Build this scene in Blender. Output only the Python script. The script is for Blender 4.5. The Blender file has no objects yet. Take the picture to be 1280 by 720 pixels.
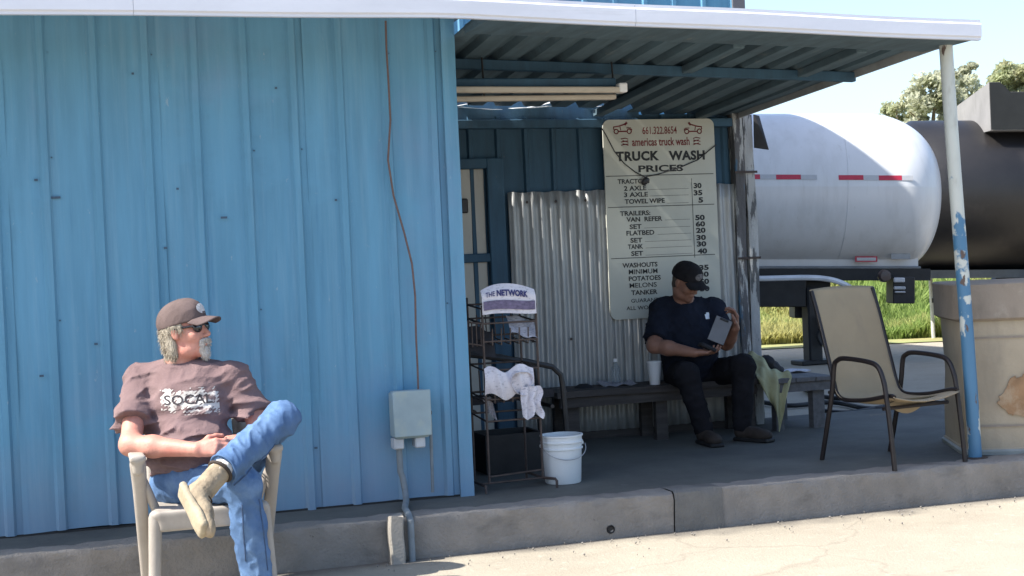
import bpy, bmesh, math, random
import numpy as np
from mathutils import Vector, Matrix

random.seed(7); rng = np.random.default_rng(7)
scene = bpy.context.scene
COL = scene.collection
R = math.radians

# ------------------------------------------------------------------ camera
FPX, YAW, PITCH, ROLL, CAMH = 1827.0, R(17.3), R(1.0), R(2.5), 1.45
_F = Vector((math.sin(YAW)*math.cos(PITCH), math.cos(YAW)*math.cos(PITCH), -math.sin(PITCH)))
_R = Vector((math.cos(YAW), -math.sin(YAW), 0)); _U = _R.cross(_F)
CR = _R*math.cos(ROLL) - _U*math.sin(ROLL)
CU = _U*math.cos(ROLL) + _R*math.sin(ROLL)
CC = Vector((0, 0, CAMH))
cam = bpy.data.cameras.new('camera'); cam.sensor_width = 36; cam.sensor_fit = 'HORIZONTAL'
cam.lens = FPX/1280*36; cam.clip_start = .05; cam.clip_end = 2000
camo = bpy.data.objects.new('camera', cam); COL.objects.link(camo)
camo.matrix_world = Matrix(((CR.x, CU.x, -_F.x, CC.x), (CR.y, CU.y, -_F.y, CC.y), (CR.z, CU.z, -_F.z, CC.z), (0, 0, 0, 1)))
scene.camera = camo

# ------------------------------------------------------------------ sky, sun, exposure
SUN_EL, SUN_AZ = R(48.5), R(2.5)          # light travels towards +X, a hair towards +Y
world = bpy.data.worlds.new('World'); scene.world = world; world.use_nodes = True
wn = world.node_tree.nodes; wl = world.node_tree.links
bg = wn['Background']; sky = wn.new('ShaderNodeTexSky'); sky.sky_type = 'NISHITA'; sky.sun_disc = False
sky.sun_elevation = SUN_EL; sky.sun_rotation = R(270); sky.air_density = 1.0; sky.dust_density = 2.1; sky.ozone_density = 3.0
wl.new(sky.outputs[0], bg.inputs[0]); bg.inputs[1].default_value = .14
sl = bpy.data.lights.new('sun', 'SUN'); sl.energy = 4.6; sl.angle = R(.5); sl.color = (1, .95, .87)
so = bpy.data.objects.new('sun', sl); COL.objects.link(so)
sdir = Vector((math.cos(SUN_EL)*math.cos(SUN_AZ), math.cos(SUN_EL)*math.sin(SUN_AZ), -math.sin(SUN_EL)))
so.rotation_euler = sdir.to_track_quat('-Z', 'Y').to_euler(); so.location = (-20, 0, 25)
vs = scene.view_settings; vs.view_transform = 'Standard'; vs.look = 'None'; vs.gamma = 1; vs.exposure = 1.3

# ------------------------------------------------------------------ helpers
def ray(px, py): return _F + CR*((px-640)/FPX) - CU*((py-360)/FPX)
def at(px, py, Y=None, Z=None, D=None):
    d = ray(px, py)
    s = D if D is not None else ((Y-CC.y)/d.y if Y is not None else (Z-CC.z)/d.z)
    return CC + d*s

def mat(name, base, rough=.7, var=.18, scale=6, stretch=(1, 1, 1), bump=.15, bscale=80, metal=0, layers=(), spec=.4, trans=0, alpha=1, dist=.01):
    m = bpy.data.materials.new(name); m.use_nodes = True
    n = m.node_tree.nodes; l = m.node_tree.links; b = n['Principled BSDF']
    b.inputs['Roughness'].default_value = rough; b.inputs['Metallic'].default_value = metal
    b.inputs['Specular IOR Level'].default_value = spec
    if trans: b.inputs['Transmission Weight'].default_value = trans
    tc = n.new('ShaderNodeTexCoord')
    def noise(sc, st, det=5, rg=.6):
        mp = n.new('ShaderNodeMapping'); mp.inputs['Scale'].default_value = st; l.new(tc.outputs['Object'], mp.inputs[0])
        t = n.new('ShaderNodeTexNoise'); t.inputs['Scale'].default_value = sc; t.inputs['Detail'].default_value = det
        t.inputs['Roughness'].default_value = rg; l.new(mp.outputs[0], t.inputs[0]); return t
    t = noise(scale, stretch)
    rp = n.new('ShaderNodeValToRGB'); e = rp.color_ramp.elements
    e[0].position = .3; e[1].position = .7
    e[0].color = tuple(c*(1-var) for c in base)+(1,); e[1].color = tuple(min(1, c*(1+var)) for c in base)+(1,)
    l.new(t.outputs[0], rp.inputs[0]); cur = rp.outputs[0]
    for (col, sc, st, lo, hi, amt) in layers:
        t2 = noise(sc, st, 6, .65); r2 = n.new('ShaderNodeMapRange'); r2.clamp = True
        r2.inputs[1].default_value = lo; r2.inputs[2].default_value = hi; r2.inputs[4].default_value = amt
        l.new(t2.outputs[0], r2.inputs[0])
        mx = n.new('ShaderNodeMix'); mx.data_type = 'RGBA'; l.new(r2.outputs[0], mx.inputs[0]); l.new(cur, mx.inputs[6])
        mx.inputs[7].default_value = tuple(col)+(1,); cur = mx.outputs[2]
    l.new(cur, b.inputs['Base Color'])
    if bump:
        t3 = noise(bscale, (1, 1, 1), 4); bp = n.new('ShaderNodeBump'); bp.inputs['Strength'].default_value = bump
        bp.inputs['Distance'].default_value = dist; l.new(t3.outputs[0], bp.inputs['Height']); l.new(bp.outputs[0], b.inputs['Normal'])
    return m

class MB:
    def __init__(s): s.v = []; s.f = []
    def add(s, vs, fs):
        o = len(s.v); s.v += [Vector(v) for v in vs]; s.f += [tuple(i+o for i in f) for f in fs]; return s
    def box(s, c, d, rot=None, bev=0):
        x, y, z = d[0]/2, d[1]/2, d[2]/2; c = Vector(c)
        if bev:
            b = min(bev, x*.9, y*.9, z*.9); P = []
            for sx in (-1, 1):
                for sy in (-1, 1):
                    for sz in (-1, 1):
                        P += [(sx*x, sy*(y-b), sz*(z-b)), (sx*(x-b), sy*y, sz*(z-b)), (sx*(x-b), sy*(y-b), sz*z)]
            bm = bmesh.new()
            for p in P: bm.verts.new(p)
            r = bmesh.ops.convex_hull(bm, input=bm.verts); bm.verts.index_update()
            vs = [v.co.copy() for v in bm.verts]; fs = [[v.index for v in f.verts] for f in bm.faces]; bm.free()
        else:
            vs = [Vector((a*x, b_*y, g*z)) for a in (-1, 1) for b_ in (-1, 1) for g in (-1, 1)]
            fs = [(0, 1, 3, 2), (4, 6, 7, 5), (0, 4, 5, 1), (2, 3, 7, 6), (0, 2, 6, 4), (1, 5, 7, 3)]
        M = rot if rot is not None else Matrix.Identity(3)
        return s.add([c + M @ Vector(v) for v in vs], fs)
    def span(s, x0, x1, y0, y1, z0, z1, bev=0):
        return s.box(((x0+x1)/2, (y0+y1)/2, (z0+z1)/2), (abs(x1-x0), abs(y1-y0), abs(z1-z0)), None, bev)
    def bar(s, a, b, w, h, up=(0, 0, 1), bev=0):
        a = Vector(a); b = Vector(b); d = (b-a); L = d.length; d.normalize(); u = Vector(up)
        sd = d.cross(u).normalized(); u = sd.cross(d)
        return s.box((a+b)/2, (L, w, h), Matrix((d, sd, u)).transposed(), bev)
    def tube(s, pts, r, n=8, cap=True, closed=False):
        pts = [Vector(p) for p in pts]; N = len(pts); rr = r if isinstance(r, (list, tuple)) else [r]*N
        vs = []; prev = None
        for i, p in enumerate(pts):
            if closed: t = (pts[(i+1) % N]-pts[i-1])
            else: t = pts[min(i+1, N-1)]-pts[max(i-1, 0)]
            t.normalize()
            if prev is None:
                a = Vector((0, 0, 1)) if abs(t.z) < .9 else Vector((1, 0, 0)); prev = (a-t*a.dot(t)).normalized()
            else: prev = (prev-t*prev.dot(t)).normalized()
            q = t.cross(prev)
            for k in range(n):
                w = 2*math.pi*k/n; vs.append(p+(prev*math.cos(w)+q*math.sin(w))*rr[i])
        fs = []
        for i in range(N if closed else N-1):
            j = (i+1) % N
            for k in range(n): fs.append((i*n+k, i*n+(k+1) % n, j*n+(k+1) % n, j*n+k))
        if cap and not closed: fs += [tuple(range(n))[::-1], tuple(range((N-1)*n, N*n))]
        return s.add(vs, fs)
    def lathe(s, prof, c, n=28, ax=None):
        c = Vector(c); M = Matrix.Identity(3)
        if ax is not None: M = Vector((0, 0, 1)).rotation_difference(Vector(ax)).to_matrix()
        vs = [c+M @ Vector((r*math.cos(2*math.pi*k/n), r*math.sin(2*math.pi*k/n), z)) for r, z in prof for k in range(n)]
        fs = [(i*n+k, i*n+(k+1) % n, (i+1)*n+(k+1) % n, (i+1)*n+k) for i in range(len(prof)-1) for k in range(n)]
        return s.add(vs, fs)
    def grid(s, fn, nu, nv, thick=None):
        P = [[Vector(fn(i/nu, j/nv)) for j in range(nv+1)] for i in range(nu+1)]
        vs = [P[i][j] for i in range(nu+1) for j in range(nv+1)]
        fs = [(i*(nv+1)+j, (i+1)*(nv+1)+j, (i+1)*(nv+1)+j+1, i*(nv+1)+j+1) for i in range(nu) for j in range(nv)]
        if thick is not None:
            t = Vector(thick); o = len(vs); vs = vs+[v+t for v in vs]; fs2 = [tuple(k+o for k in f)[::-1] for f in fs]
            W = nv+1; ed = []
            for i in range(nu): ed += [(i*W, (i+1)*W), ((i+1)*W+nv, i*W+nv)]
            for j in range(nv): ed += [(j+1, j), (nu*W+j, nu*W+j+1)]
            fs = fs+fs2+[(b, a, a+o, b+o) for a, b in ed]
        return s.add(vs, fs)
    def build(s, name, m, parent=None, smooth=False, label=None):
        return mk(name, s.v, s.f, m, parent, smooth, label)

def mk(name, vs, fs, m, parent=None, smooth=False, label=None):
    me = bpy.data.meshes.new(name); off = parent['_o'] if parent is not None else None
    if off is not None:
        o = Vector(off); vs = [Vector(v)-o for v in vs]
    me.from_pydata([tuple(v) for v in vs], [], [tuple(f) for f in fs]); me.update()
    if smooth:
        try: me.shade_smooth()
        except Exception:
            for p in me.polygons: p.use_smooth = True
        if smooth != 'all': me.set_sharp_from_angle(angle=R(38))
    me.materials.append(m)
    ob = bpy.data.objects.new(name, me); COL.objects.link(ob)
    if parent is not None: ob.parent = parent; ob['_o'] = list(off)
    else: ob['_o'] = [0, 0, 0]
    if label: ob['label'] = label
    return ob
def tag(o, label=None, cat=None, group=None, kind=None):
    if label: o['label'] = label
    if cat: o['category'] = cat
    if group: o['group'] = group
    if kind: o['kind'] = kind
    return o
def thing(name, label, cat, loc=(0, 0, 0), group=None):
    o = bpy.data.objects.new(name, None); COL.objects.link(o); o.location = loc; o['_o'] = list(loc); o.empty_display_size = .1
    return tag(o, label, cat, group)

# ---- implicit surfaces (surface nets) for bodies, cloth and moulded plastic
def sdf_mesh(prims, res, disp=None, smooth_it=1):
    lo = np.min([p['lo'] for p in prims if p['op'] == 'add'], axis=0)-.04; hi = np.max([p['hi'] for p in prims if p['op'] == 'add'], axis=0)+.04
    nn = np.ceil((hi-lo)/res).astype(int)+1
    ax = [(lo[i]+np.arange(nn[i])*res).astype(np.float32) for i in range(3)]
    D = np.full(nn, .5, np.float32)
    for p in prims:
        mg = .05+p['k']
        sl_ = [slice(max(0, int((p['lo'][i]-mg-lo[i])/res)), max(1, min(nn[i], int((p['hi'][i]+mg-lo[i])/res)+2))) for i in range(3)]
        X = ax[0][sl_[0]][:, None, None]; Y = ax[1][sl_[1]][None, :, None]; Z = ax[2][sl_[2]][None, None, :]
        d = p['fn'](X, Y, Z)
        for (q, n_) in p['cuts']:
            d = np.maximum(d, (X-q[0])*n_[0]+(Y-q[1])*n_[1]+(Z-q[2])*n_[2])
        a = D[tuple(sl_)]; k = p['k']
        if p['op'] == 'sub': D[tuple(sl_)] = np.maximum(a, -d)
        else:
            h = np.maximum(k-np.abs(a-d), 0)/k; D[tuple(sl_)] = np.minimum(a, d)-h*h*k*.25
    if disp is not None:
        D += disp(ax[0][:, None, None], ax[1][None, :, None], ax[2][None, None, :])
    S = D < 0
    c = [S[a:nn[0]-1+a, b:nn[1]-1+b, g:nn[2]-1+g] for a in (0, 1) for b in (0, 1) for g in (0, 1)]
    cnt = sum(x.astype(np.int8) for x in c); act = np.argwhere((cnt > 0) & (cnt < 8))
    I, J, K = act.T; pos = np.zeros((len(act), 3)); num = np.zeros(len(act))
    cor = [(a, b, g) for a in (0, 1) for b in (0, 1) for g in (0, 1)]
    for i, p in enumerate(cor):
        for q in cor[i+1:]:
            if sum(abs(p[t]-q[t]) for t in range(3)) != 1: continue
            da = D[I+p[0], J+p[1], K+p[2]]; db = D[I+q[0], J+q[1], K+q[2]]
            mk_ = (da < 0) != (db < 0); t = np.where(mk_, da/(da-db+1e-12), 0)
            e = np.array(p)[None]+t[:, None]*(np.array(q)-np.array(p))[None]
            pos += e*mk_[:, None]; num += mk_
    pos = (pos/num[:, None]+act)*res+lo
    idx = np.full(nn, -1, np.int64); idx[I, J, K] = np.arange(len(act))
    faces = []
    for axn in range(3):
        o1, o2 = [(1, 2), (2, 0), (0, 1)][axn]
        sA = [slice(None)]*3; sB = [slice(None)]*3; sA[axn] = slice(0, -1); sB[axn] = slice(1, None)
        ch = S[tuple(sA)] != S[tuple(sB)]
        e = np.argwhere(ch); e = e[(e[:, o1] > 0) & (e[:, o2] > 0)]
        def cell(d1, d2):
            x = e.copy(); x[:, o1] -= d1; x[:, o2] -= d2; return idx[x[:, 0], x[:, 1], x[:, 2]]
        q = np.stack([cell(1, 1), cell(0, 1), cell(0, 0), cell(1, 0)], 1)
        inside = S[e[:, 0], e[:, 1], e[:, 2]]; q[~inside] = q[~inside][:, ::-1]
        faces.append(q[(q >= 0).all(1)])
    F = np.concatenate(faces)
    for _ in range(smooth_it):
        acc = np.zeros_like(pos); n2 = np.zeros(len(pos))
        for a, b in ((0, 1), (1, 2), (2, 3), (3, 0)):
            for u, v in ((a, b), (b, a)):
                for t in range(3): acc[:, t] += np.bincount(F[:, u], pos[F[:, v], t], len(pos))
                n2 += np.bincount(F[:, u], minlength=len(pos))
        pos = pos*.5+.5*acc/np.maximum(n2, 1)[:, None]
    return pos, F
def mk_np(name, pos, F, m, parent=None, label=None):
    o = np.array(parent['_o'] if parent is not None else (0, 0, 0)); me = bpy.data.meshes.new(name)
    me.from_pydata((pos-o).tolist(), [], F.tolist()); me.update()
    for p in me.polygons: p.use_smooth = True
    me.materials.append(m); ob = bpy.data.objects.new(name, me); COL.objects.link(ob)
    if parent is not None: ob.parent = parent; ob['_o'] = list(o)
    if label: ob['label'] = label
    return ob
def P_(fn, lo, hi, k, op, cuts): return dict(fn=fn, lo=np.array(lo, float), hi=np.array(hi, float), k=k, op=op, cuts=[(tuple(a), tuple(b)) for a, b in cuts])
def cone(a, b, r0, r1, k=.02, op='add', cuts=(), flat=None):
    """round cone; flat=(normal, s) squashes the section along that normal by s>1"""
    a = np.array(a, float); b = np.array(b, float); nrm = None
    if flat is not None: nrm = np.array(flat[0], float); nrm /= np.linalg.norm(nrm)
    v = b-a; L2 = float(v@v)+1e-12
    def fn(X, Y, Z):
        x = X-a[0]; y = Y-a[1]; z = Z-a[2]
        t = np.clip((x*v[0]+y*v[1]+z*v[2])/L2, 0, 1)
        x = x-t*v[0]; y = y-t*v[1]; z = z-t*v[2]; q = x*x+y*y+z*z
        if nrm is not None:
            w = x*nrm[0]+y*nrm[1]+z*nrm[2]; q = q+(flat[1]**2-1)*w*w
        return np.sqrt(q)-(r0+(r1-r0)*t)
    r = max(r0, r1); return P_(fn, np.minimum(a, b)-r, np.maximum(a, b)+r, k, op, cuts)
def ell(c, r, k=.02, M=None, op='add', cuts=()):
    c = np.array(c, float); r = np.array(r, float); M = np.eye(3) if M is None else np.array(M)
    mr = float(r.min())
    def fn(X, Y, Z):
        x = X-c[0]; y = Y-c[1]; z = Z-c[2]; q = 0; g = 0
        for i in range(3):
            w = x*M[0, i]+y*M[1, i]+z*M[2, i]; q = q+(w/r[i])**2; g = g+(w/r[i]**2)**2
        q = np.sqrt(q); return q*(q-1)/np.sqrt(g+1e-9)
    R_ = float(r.max()); return P_(fn, c-R_, c+R_, k, op, cuts)
def rbox(c, h, rad, k=.01, M=None, op='add', cuts=()):
    c = np.array(c, float); h = np.array(h, float); M = np.eye(3) if M is None else np.array(M)
    def fn(X, Y, Z):
        x = X-c[0]; y = Y-c[1]; z = Z-c[2]; o = 0; i_ = None
        for i in range(3):
            w = np.abs(x*M[0, i]+y*M[1, i]+z*M[2, i])-(h[i]-rad)
            o = o+np.maximum(w, 0)**2; i_ = w if i_ is None else np.maximum(i_, w)
        return np.sqrt(o)+np.minimum(i_, 0)-rad
    R_ = float(np.linalg.norm(h)); e = np.abs(M)@h; return P_(fn, c-e, c+e, k, op, cuts)
def folds(amp, lam, seed, st=(1, 1, 1)):
    g = np.random.default_rng(seed); W = []
    for i in range(9):
        d = g.normal(size=3); d /= np.linalg.norm(d); W.append((d*np.array(st)*2*math.pi/(lam*g.uniform(.6, 1.7)), g.uniform(0, 6.28)))
    def fn(X, Y, Z):
        s = 0
        for w, ph in W: s = s+np.sin(w[0]*X+w[1]*Y+w[2]*Z+ph+.6*np.sin(7*(X+Z)+ph))
        return ((1-np.abs(np.tanh(s*.55)))*-amp+amp*.5).astype(np.float32)
    return fn

def text(body, x0, x1, z0, z1, Y, m, parent, bold=0.0, name='lettering', spacing=1.0, keep=False):
    cu = bpy.data.curves.new('t', 'FONT'); cu.body = body; cu.size = 1; cu.offset = bold; cu.space_character = spacing; cu.resolution_u = 3
    ob = bpy.data.objects.new('t', cu); COL.objects.link(ob)
    dg = bpy.context.evaluated_depsgraph_get(); me = bpy.data.meshes.new_from_object(ob.evaluated_get(dg))
    bpy.data.objects.remove(ob); bpy.data.curves.remove(cu)
    co = np.array([v.co[:] for v in me.vertices]); mn = co.min(0); mx = co.max(0)
    u = (co-mn)/np.maximum(mx-mn, 1e-6)
    vs = [(x0+(x1-x0)*a, Y, z0+(z1-z0)*b) for a, b, _ in u]
    fs = [tuple(p.vertices) for p in me.polygons]; bpy.data.meshes.remove(me)
    if keep: return vs, fs
    return mk(name, vs, fs, m, parent)

# ------------------------------------------------------------------ materials
BLUE = mat('weathered_blue_paint', (.112, .272, .402), .78, .12, 3.2, (4, 4, .35), .14, 45, layers=[
    ((.18, .34, .46), 3.0, (9, 9, .28), .50, .74, .55), ((.05, .15, .28), 2.2, (14, 14, .4), .60, .78, .5), ((.12, .30, .45), .8, (1, 1, 1.4), .50, .56, .45),
    ((.32, .39, .45), 26, (1, 1, .5), .67, .73, .5), ((.20, .25, .38), .9, (1, 1, 1), .52, .72, .35), ((.42, .33, .27), 5.0, (1, 1, 1), .735, .76, .7)], spec=.25)
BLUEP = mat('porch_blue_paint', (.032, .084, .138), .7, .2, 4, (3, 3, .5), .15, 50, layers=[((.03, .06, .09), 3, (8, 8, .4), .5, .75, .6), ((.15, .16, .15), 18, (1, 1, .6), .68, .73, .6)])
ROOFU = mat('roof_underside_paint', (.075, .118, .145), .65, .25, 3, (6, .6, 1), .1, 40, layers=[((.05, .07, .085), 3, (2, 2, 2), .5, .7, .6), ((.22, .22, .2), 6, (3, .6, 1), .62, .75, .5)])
WHITEM = mat('white_metal_trim', (.62, .64, .70), .45, .05, 3, (.6, 3, 3), .05, 30, layers=[((.42, .42, .44), 5, (.4, 4, 6), .58, .8, .4)])
GALV = mat('galvanised_iron', (.36, .37, .37), .48, .16, 6, (3, 3, .6), .08, 40, metal=.35, layers=[((.22, .22, .22), 4, (10, 10, .35), .55, .75, .5), ((.26, .18, .12), 7, (3, 3, 1), .66, .78, .5)])
CONC = mat('kerb_concrete', (.215, .198, .178), .9, .16, 5, (1, 1, 1), .5, 60, layers=[((.075, .072, .07), 3, (.8, .8, 1.6), .55, .72, .6), ((.26, .24, .215), 14, (1, 1, 1), .6, .72, .5), ((.05, .05, .05), 30, (1, 1, 1), .69, .72, .8)], dist=.02)
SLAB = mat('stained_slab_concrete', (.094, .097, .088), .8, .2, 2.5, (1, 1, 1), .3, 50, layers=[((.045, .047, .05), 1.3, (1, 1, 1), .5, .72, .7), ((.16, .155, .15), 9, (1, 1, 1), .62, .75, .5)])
LOT = mat('pale_concrete_lot', (.32, .285, .225), .92, .07, 1.2, (1, 1, 1), .5, 70, layers=[((.27, .235, .18), 2.2, (.5, 1, 1), .52, .72, .7), ((.43, .39, .32), 20, (1, 1, 1), .58, .7, .6), ((.17, .145, .115), 45, (1, 1, 1), .70, .735, .7), ((.24, .21, .165), .35, (1, 1, 1), .52, .7, .5), ((.12, .105, .09), 1.7, (1, 1, 1), .68, .74, .55), ((.22, .19, .15), 9, (1, 1, 1), .6, .72, .5)], dist=.012)
CREAM = mat('sign_cream_paint', (.47, .48, .425), .55, .06, 3, (1, 1, 1), .03, 30, layers=[((.36, .34, .26), 6, (1, 1, .5), .6, .8, .4)])
INK = mat('black_sign_paint', (.018, .02, .022), .6, .2, 20, bump=0)
RED = mat('maroon_sign_paint', (.16, .02, .025), .6, .2, 20, bump=0)
GREYINK = mat('grey_sign_line', (.09, .095, .09), .6, .2, 20, bump=0)
DOORW = mat('door_beige_paint', (.45, .44, .40), .6, .08, 3, (2, 2, .5), .08, 40, layers=[((.22, .2, .17), 5, (2, 2, .6), .6, .78, .5)])
BLACKM = mat('black_metal', (.02, .02, .022), .45, .3, 12, bump=.06)
RUST = mat('rusty_wire', (.055, .04, .035), .6, .4, 30, bump=.1)
WOOD = mat('grey_weathered_wood', (.06, .053, .05), .85, .25, 4, (1, 9, 9), .3, 60, layers=[((.03, .027, .026), 3, (.7, 8, 8), .5, .7, .7)])
WOODT = mat('table_grey_wood', (.12, .12, .125), .8, .2, 4, (6, 1, 6), .3, 60, layers=[((.07, .07, .075), 3, (6, .8, 6), .52, .7, .6)])
POSTW = mat('peeling_post_wood', (.10, .10, .105), .8, .3, 6, (4, 4, .6), .4, 60, layers=[((.42, .43, .42), 5, (4, 4, .7), .52, .58, .95), ((.06, .14, .22), 4, (3, 3, .6), .60, .64, .8)])
BUCKET = mat('white_bucket_plastic', (.62, .65, .66), .4, .05, 6, bump=.03, layers=[((.35, .35, .34), 9, (1, 1, 1), .6, .75, .5), ((.12, .12, .12), 28, (1, 1, 1), .71, .73, .8)])
FOAM = mat('white_foam', (.72, .73, .74), .6, .03, 10, bump=.03)
PAPER = mat('newsprint', (.60, .58, .62), .85, .08, 14, bump=.05, layers=[((.22, .22, .26), 34, (1, 1, 3), .56, .62, .55), ((.40, .38, .44), 7, (1, 1, 1), .55, .62, .5)])
PAPER2 = mat('newsprint_grey_print', (.30, .30, .34), .85, .4, 60, (1, 1, 3), bump=.05)
NAVYINK = mat('navy_print', (.03, .035, .13), .7, .2, 20, bump=0)
SKIN1 = mat('sunburnt_skin', (.47, .225, .17), .55, .16, 14, bump=.3, bscale=130, layers=[((.44, .14, .11), 9, (1, 1, 1), .46, .66, .6), ((.33, .15, .105), 38, (1, 1, 1), .58, .68, .5)], dist=.005)
SKIN2 = mat('tanned_skin', (.25, .13, .092), .5, .12, 14, bump=.1, bscale=160)
SHIRT1 = mat('faded_brown_cotton', (.165, .112, .112), .95, .12, 9, bump=.4, bscale=120, layers=[((.235, .17, .165), 6, (1, 1, 1), .5, .72, .5)], spec=.15)
PRINT = mat('cracked_white_shirt_print', (.50, .48, .45), .9, .2, 40, bump=.1, layers=[((.155, .105, .105), 22, (1, 1, 1), .52, .6, .9)], spec=.1)
PRINTD = mat('dark_shirt_lettering', (.05, .045, .05), .9, .2, 40, bump=.1, spec=.1)
JEANS = mat('faded_blue_denim', (.085, .155, .29), .9, .16, 8, (1, 1, 1), .5, 260, layers=[((.19, .29, .43), 4, (1, 1, 1), .5, .68, .6), ((.045, .08, .155), 6, (2, 2, 1), .58, .75, .5)], spec=.15)
SUEDE = mat('tan_suede', (.29, .235, .165), .95, .15, 20, bump=.35, bscale=120, spec=.1, layers=[((.15, .115, .08), 16, (1, 1, 1), .5, .66, .65)])
SOLE = mat('worn_tan_sole', (.33, .28, .20), .9, .12, 25, bump=.3, bscale=90, spec=.1)
SOCK = mat('white_sock', (.68, .66, .62), .95, .06, 30, bump=.4, bscale=200, spec=.1)
CAP1 = mat('faded_brown_cap', (.115, .085, .08), .9, .18, 12, bump=.3, bscale=200, spec=.15)
CAPB = mat('black_cap_cloth', (.016, .015, .017), .9, .3, 12, bump=.3, bscale=200, spec=.15)
HAIR1 = mat('grey_blond_hair', (.34, .30, .235), .7, .3, 30, (6, 6, 1), .8, 220, spec=.3, dist=.004)
BEARD = mat('grey_beard', (.52, .49, .45), .8, .25, 60, (2, 2, 1), .8, 260, spec=.2, dist=.004)
HAIR2 = mat('dark_cropped_hair', (.07, .055, .045), .85, .3, 60, bump=.5, bscale=260)
LENS = mat('dark_lens', (.008, .008, .01), .12, .1, 5, bump=0, spec=.6)
EYEW = mat('eye_white', (.7, .68, .64), .3, .03, 5, bump=0)
NAVY = mat('navy_cotton', (.013, .016, .026), .95, .2, 10, bump=.3, bscale=140, spec=.12)
PANTS = mat('black_work_trousers', (.013, .013, .016), .95, .25, 10, bump=.3, bscale=140, spec=.12)
BOOT = mat('brown_work_boot', (.034, .025, .02), .8, .25, 20, bump=.3, bscale=90)
CHAIRP = mat('dusty_white_resin', (.34, .305, .265), .5, .06, 5, bump=.06, bscale=40, layers=[((.22, .195, .165), 5, (1, 1, .6), .5, .75, .7)])
SLING = mat('tan_sling_mesh', (.345, .275, .18), .85, .08, 4, (1, 1, 1), .35, 420, layers=[((.27, .22, .16), 3, (3, 3, .6), .55, .75, .5)])
BROWNM = mat('dark_brown_frame', (.016, .012, .012), .45, .2, 14, bump=.05)
BIN = mat('tan_bin_board', (.36, .305, .225), .9, .12, 2.5, bump=.3, bscale=45, layers=[((.26, .225, .175), 5, (1, 1, .4), .5, .7, .6), ((.30, .235, .165), 2.2, (1, 1, .6), .5, .72, .6), ((.27, .135, .065), 1.5, (1, 1, 1.2), .60, .63, .85), ((.18, .15, .11), 3.2, (1, 1, .6), .66, .78, .5)])
BINLID = mat('brown_bin_lid', (.25, .21, .17), .85, .14, 2.5, bump=.25, bscale=45, layers=[((.15, .125, .10), 4, (1, 1, .5), .52, .7, .6), ((.34, .30, .25), 9, (1, 1, 1), .6, .7, .5)])
TOWEL = mat('yellow_green_towel', (.42, .41, .25), .98, .12, 14, bump=.5, bscale=160, spec=.1)
BAG = mat('black_bag_cloth', (.014, .015, .02), .8, .3, 14, bump=.25, bscale=90)
EBOX = mat('grey_blue_enamel', (.25, .33, .36), .5, .1, 6, bump=.06, layers=[((.34, .38, .33), 9, (1, 1, .7), .5, .7, .6), ((.22, .15, .10), 22, (1, 1, 1), .68, .73, .7)])
PIPE = mat('blue_grey_conduit', (.17, .20, .22), .6, .2, 10, bump=.1)
PIPEC = mat('concrete_stub', (.30, .275, .24), .9, .15, 8, bump=.4)
RUBBER = mat('black_rubber', (.014, .014, .015), .6, .3, 12, bump=.1)
WIRE = mat('brown_cable', (.13, .085, .075), .7, .2, 30, bump=0)
TANKW = mat('white_tank_paint', (.60, .61, .62), .30, .04, 1.5, bump=.02, bscale=4, layers=[((.42, .42, .41), 1.2, (3, 3, .5), .48, .75, .5), ((.30, .28, .25), 2.5, (5, 5, .5), .62, .8, .5)], dist=.02, spec=.5)
TANKB = mat('oily_black_tank', (.010, .009, .009), .42, .3, 2.2, bump=.2, bscale=9, layers=[((.032, .027, .024), 2.5, (1, 1, .7), .55, .75, .6)], spec=.5)
STEELD = mat('dark_hopper_steel', (.21, .205, .20), .65, .12, 3, bump=.15, layers=[((.10, .09, .085), 4, (2, 2, .6), .55, .8, .5)])
CHASSIS = mat('black_chassis', (.014, .014, .015), .6, .3, 8, bump=.15)
TAPER = mat('red_reflective_tape', (.42, .02, .05), .4, .1, 30, bump=0)
TAPEW = mat('silver_reflective_tape', (.40, .41, .43), .35, .05, 30, bump=0)
FIX = mat('fixture_cream_enamel', (.46, .41, .34), .5, .1, 6, bump=.05, layers=[((.25, .19, .13), 6, (1, 3, 3), .6, .75, .5)])
GRASSM = mat('dry_green_grass', (.24, .33, .09), .8, .3, .9, bump=0, layers=[((.46, .42, .17), .30, (1, 1, 1), .46, .56, .85)])
BANKM = mat('grassy_soil', (.24, .26, .10), .95, .25, 1.5, bump=.4, bscale=8, layers=[((.28, .24, .11), .7, (1, 1, 1), .48, .62, .8)])
BARK = mat('pale_bark', (.20, .16, .12), .9, .25, 5, (4, 4, 1), .5, 20)
LEAF = mat('dusty_olive_leaf', (.38, .41, .25), .7, .35, .6, bump=0, layers=[((.36, .34, .20), .45, (1, 1, 1), .5, .62, .7)])
LEAF2 = mat('pale_eucalypt_leaf', (.46, .47, .35), .7, .35, .6, bump=0, layers=[((.25, .27, .14), .5, (1, 1, 1), .5, .62, .7)])
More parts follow.
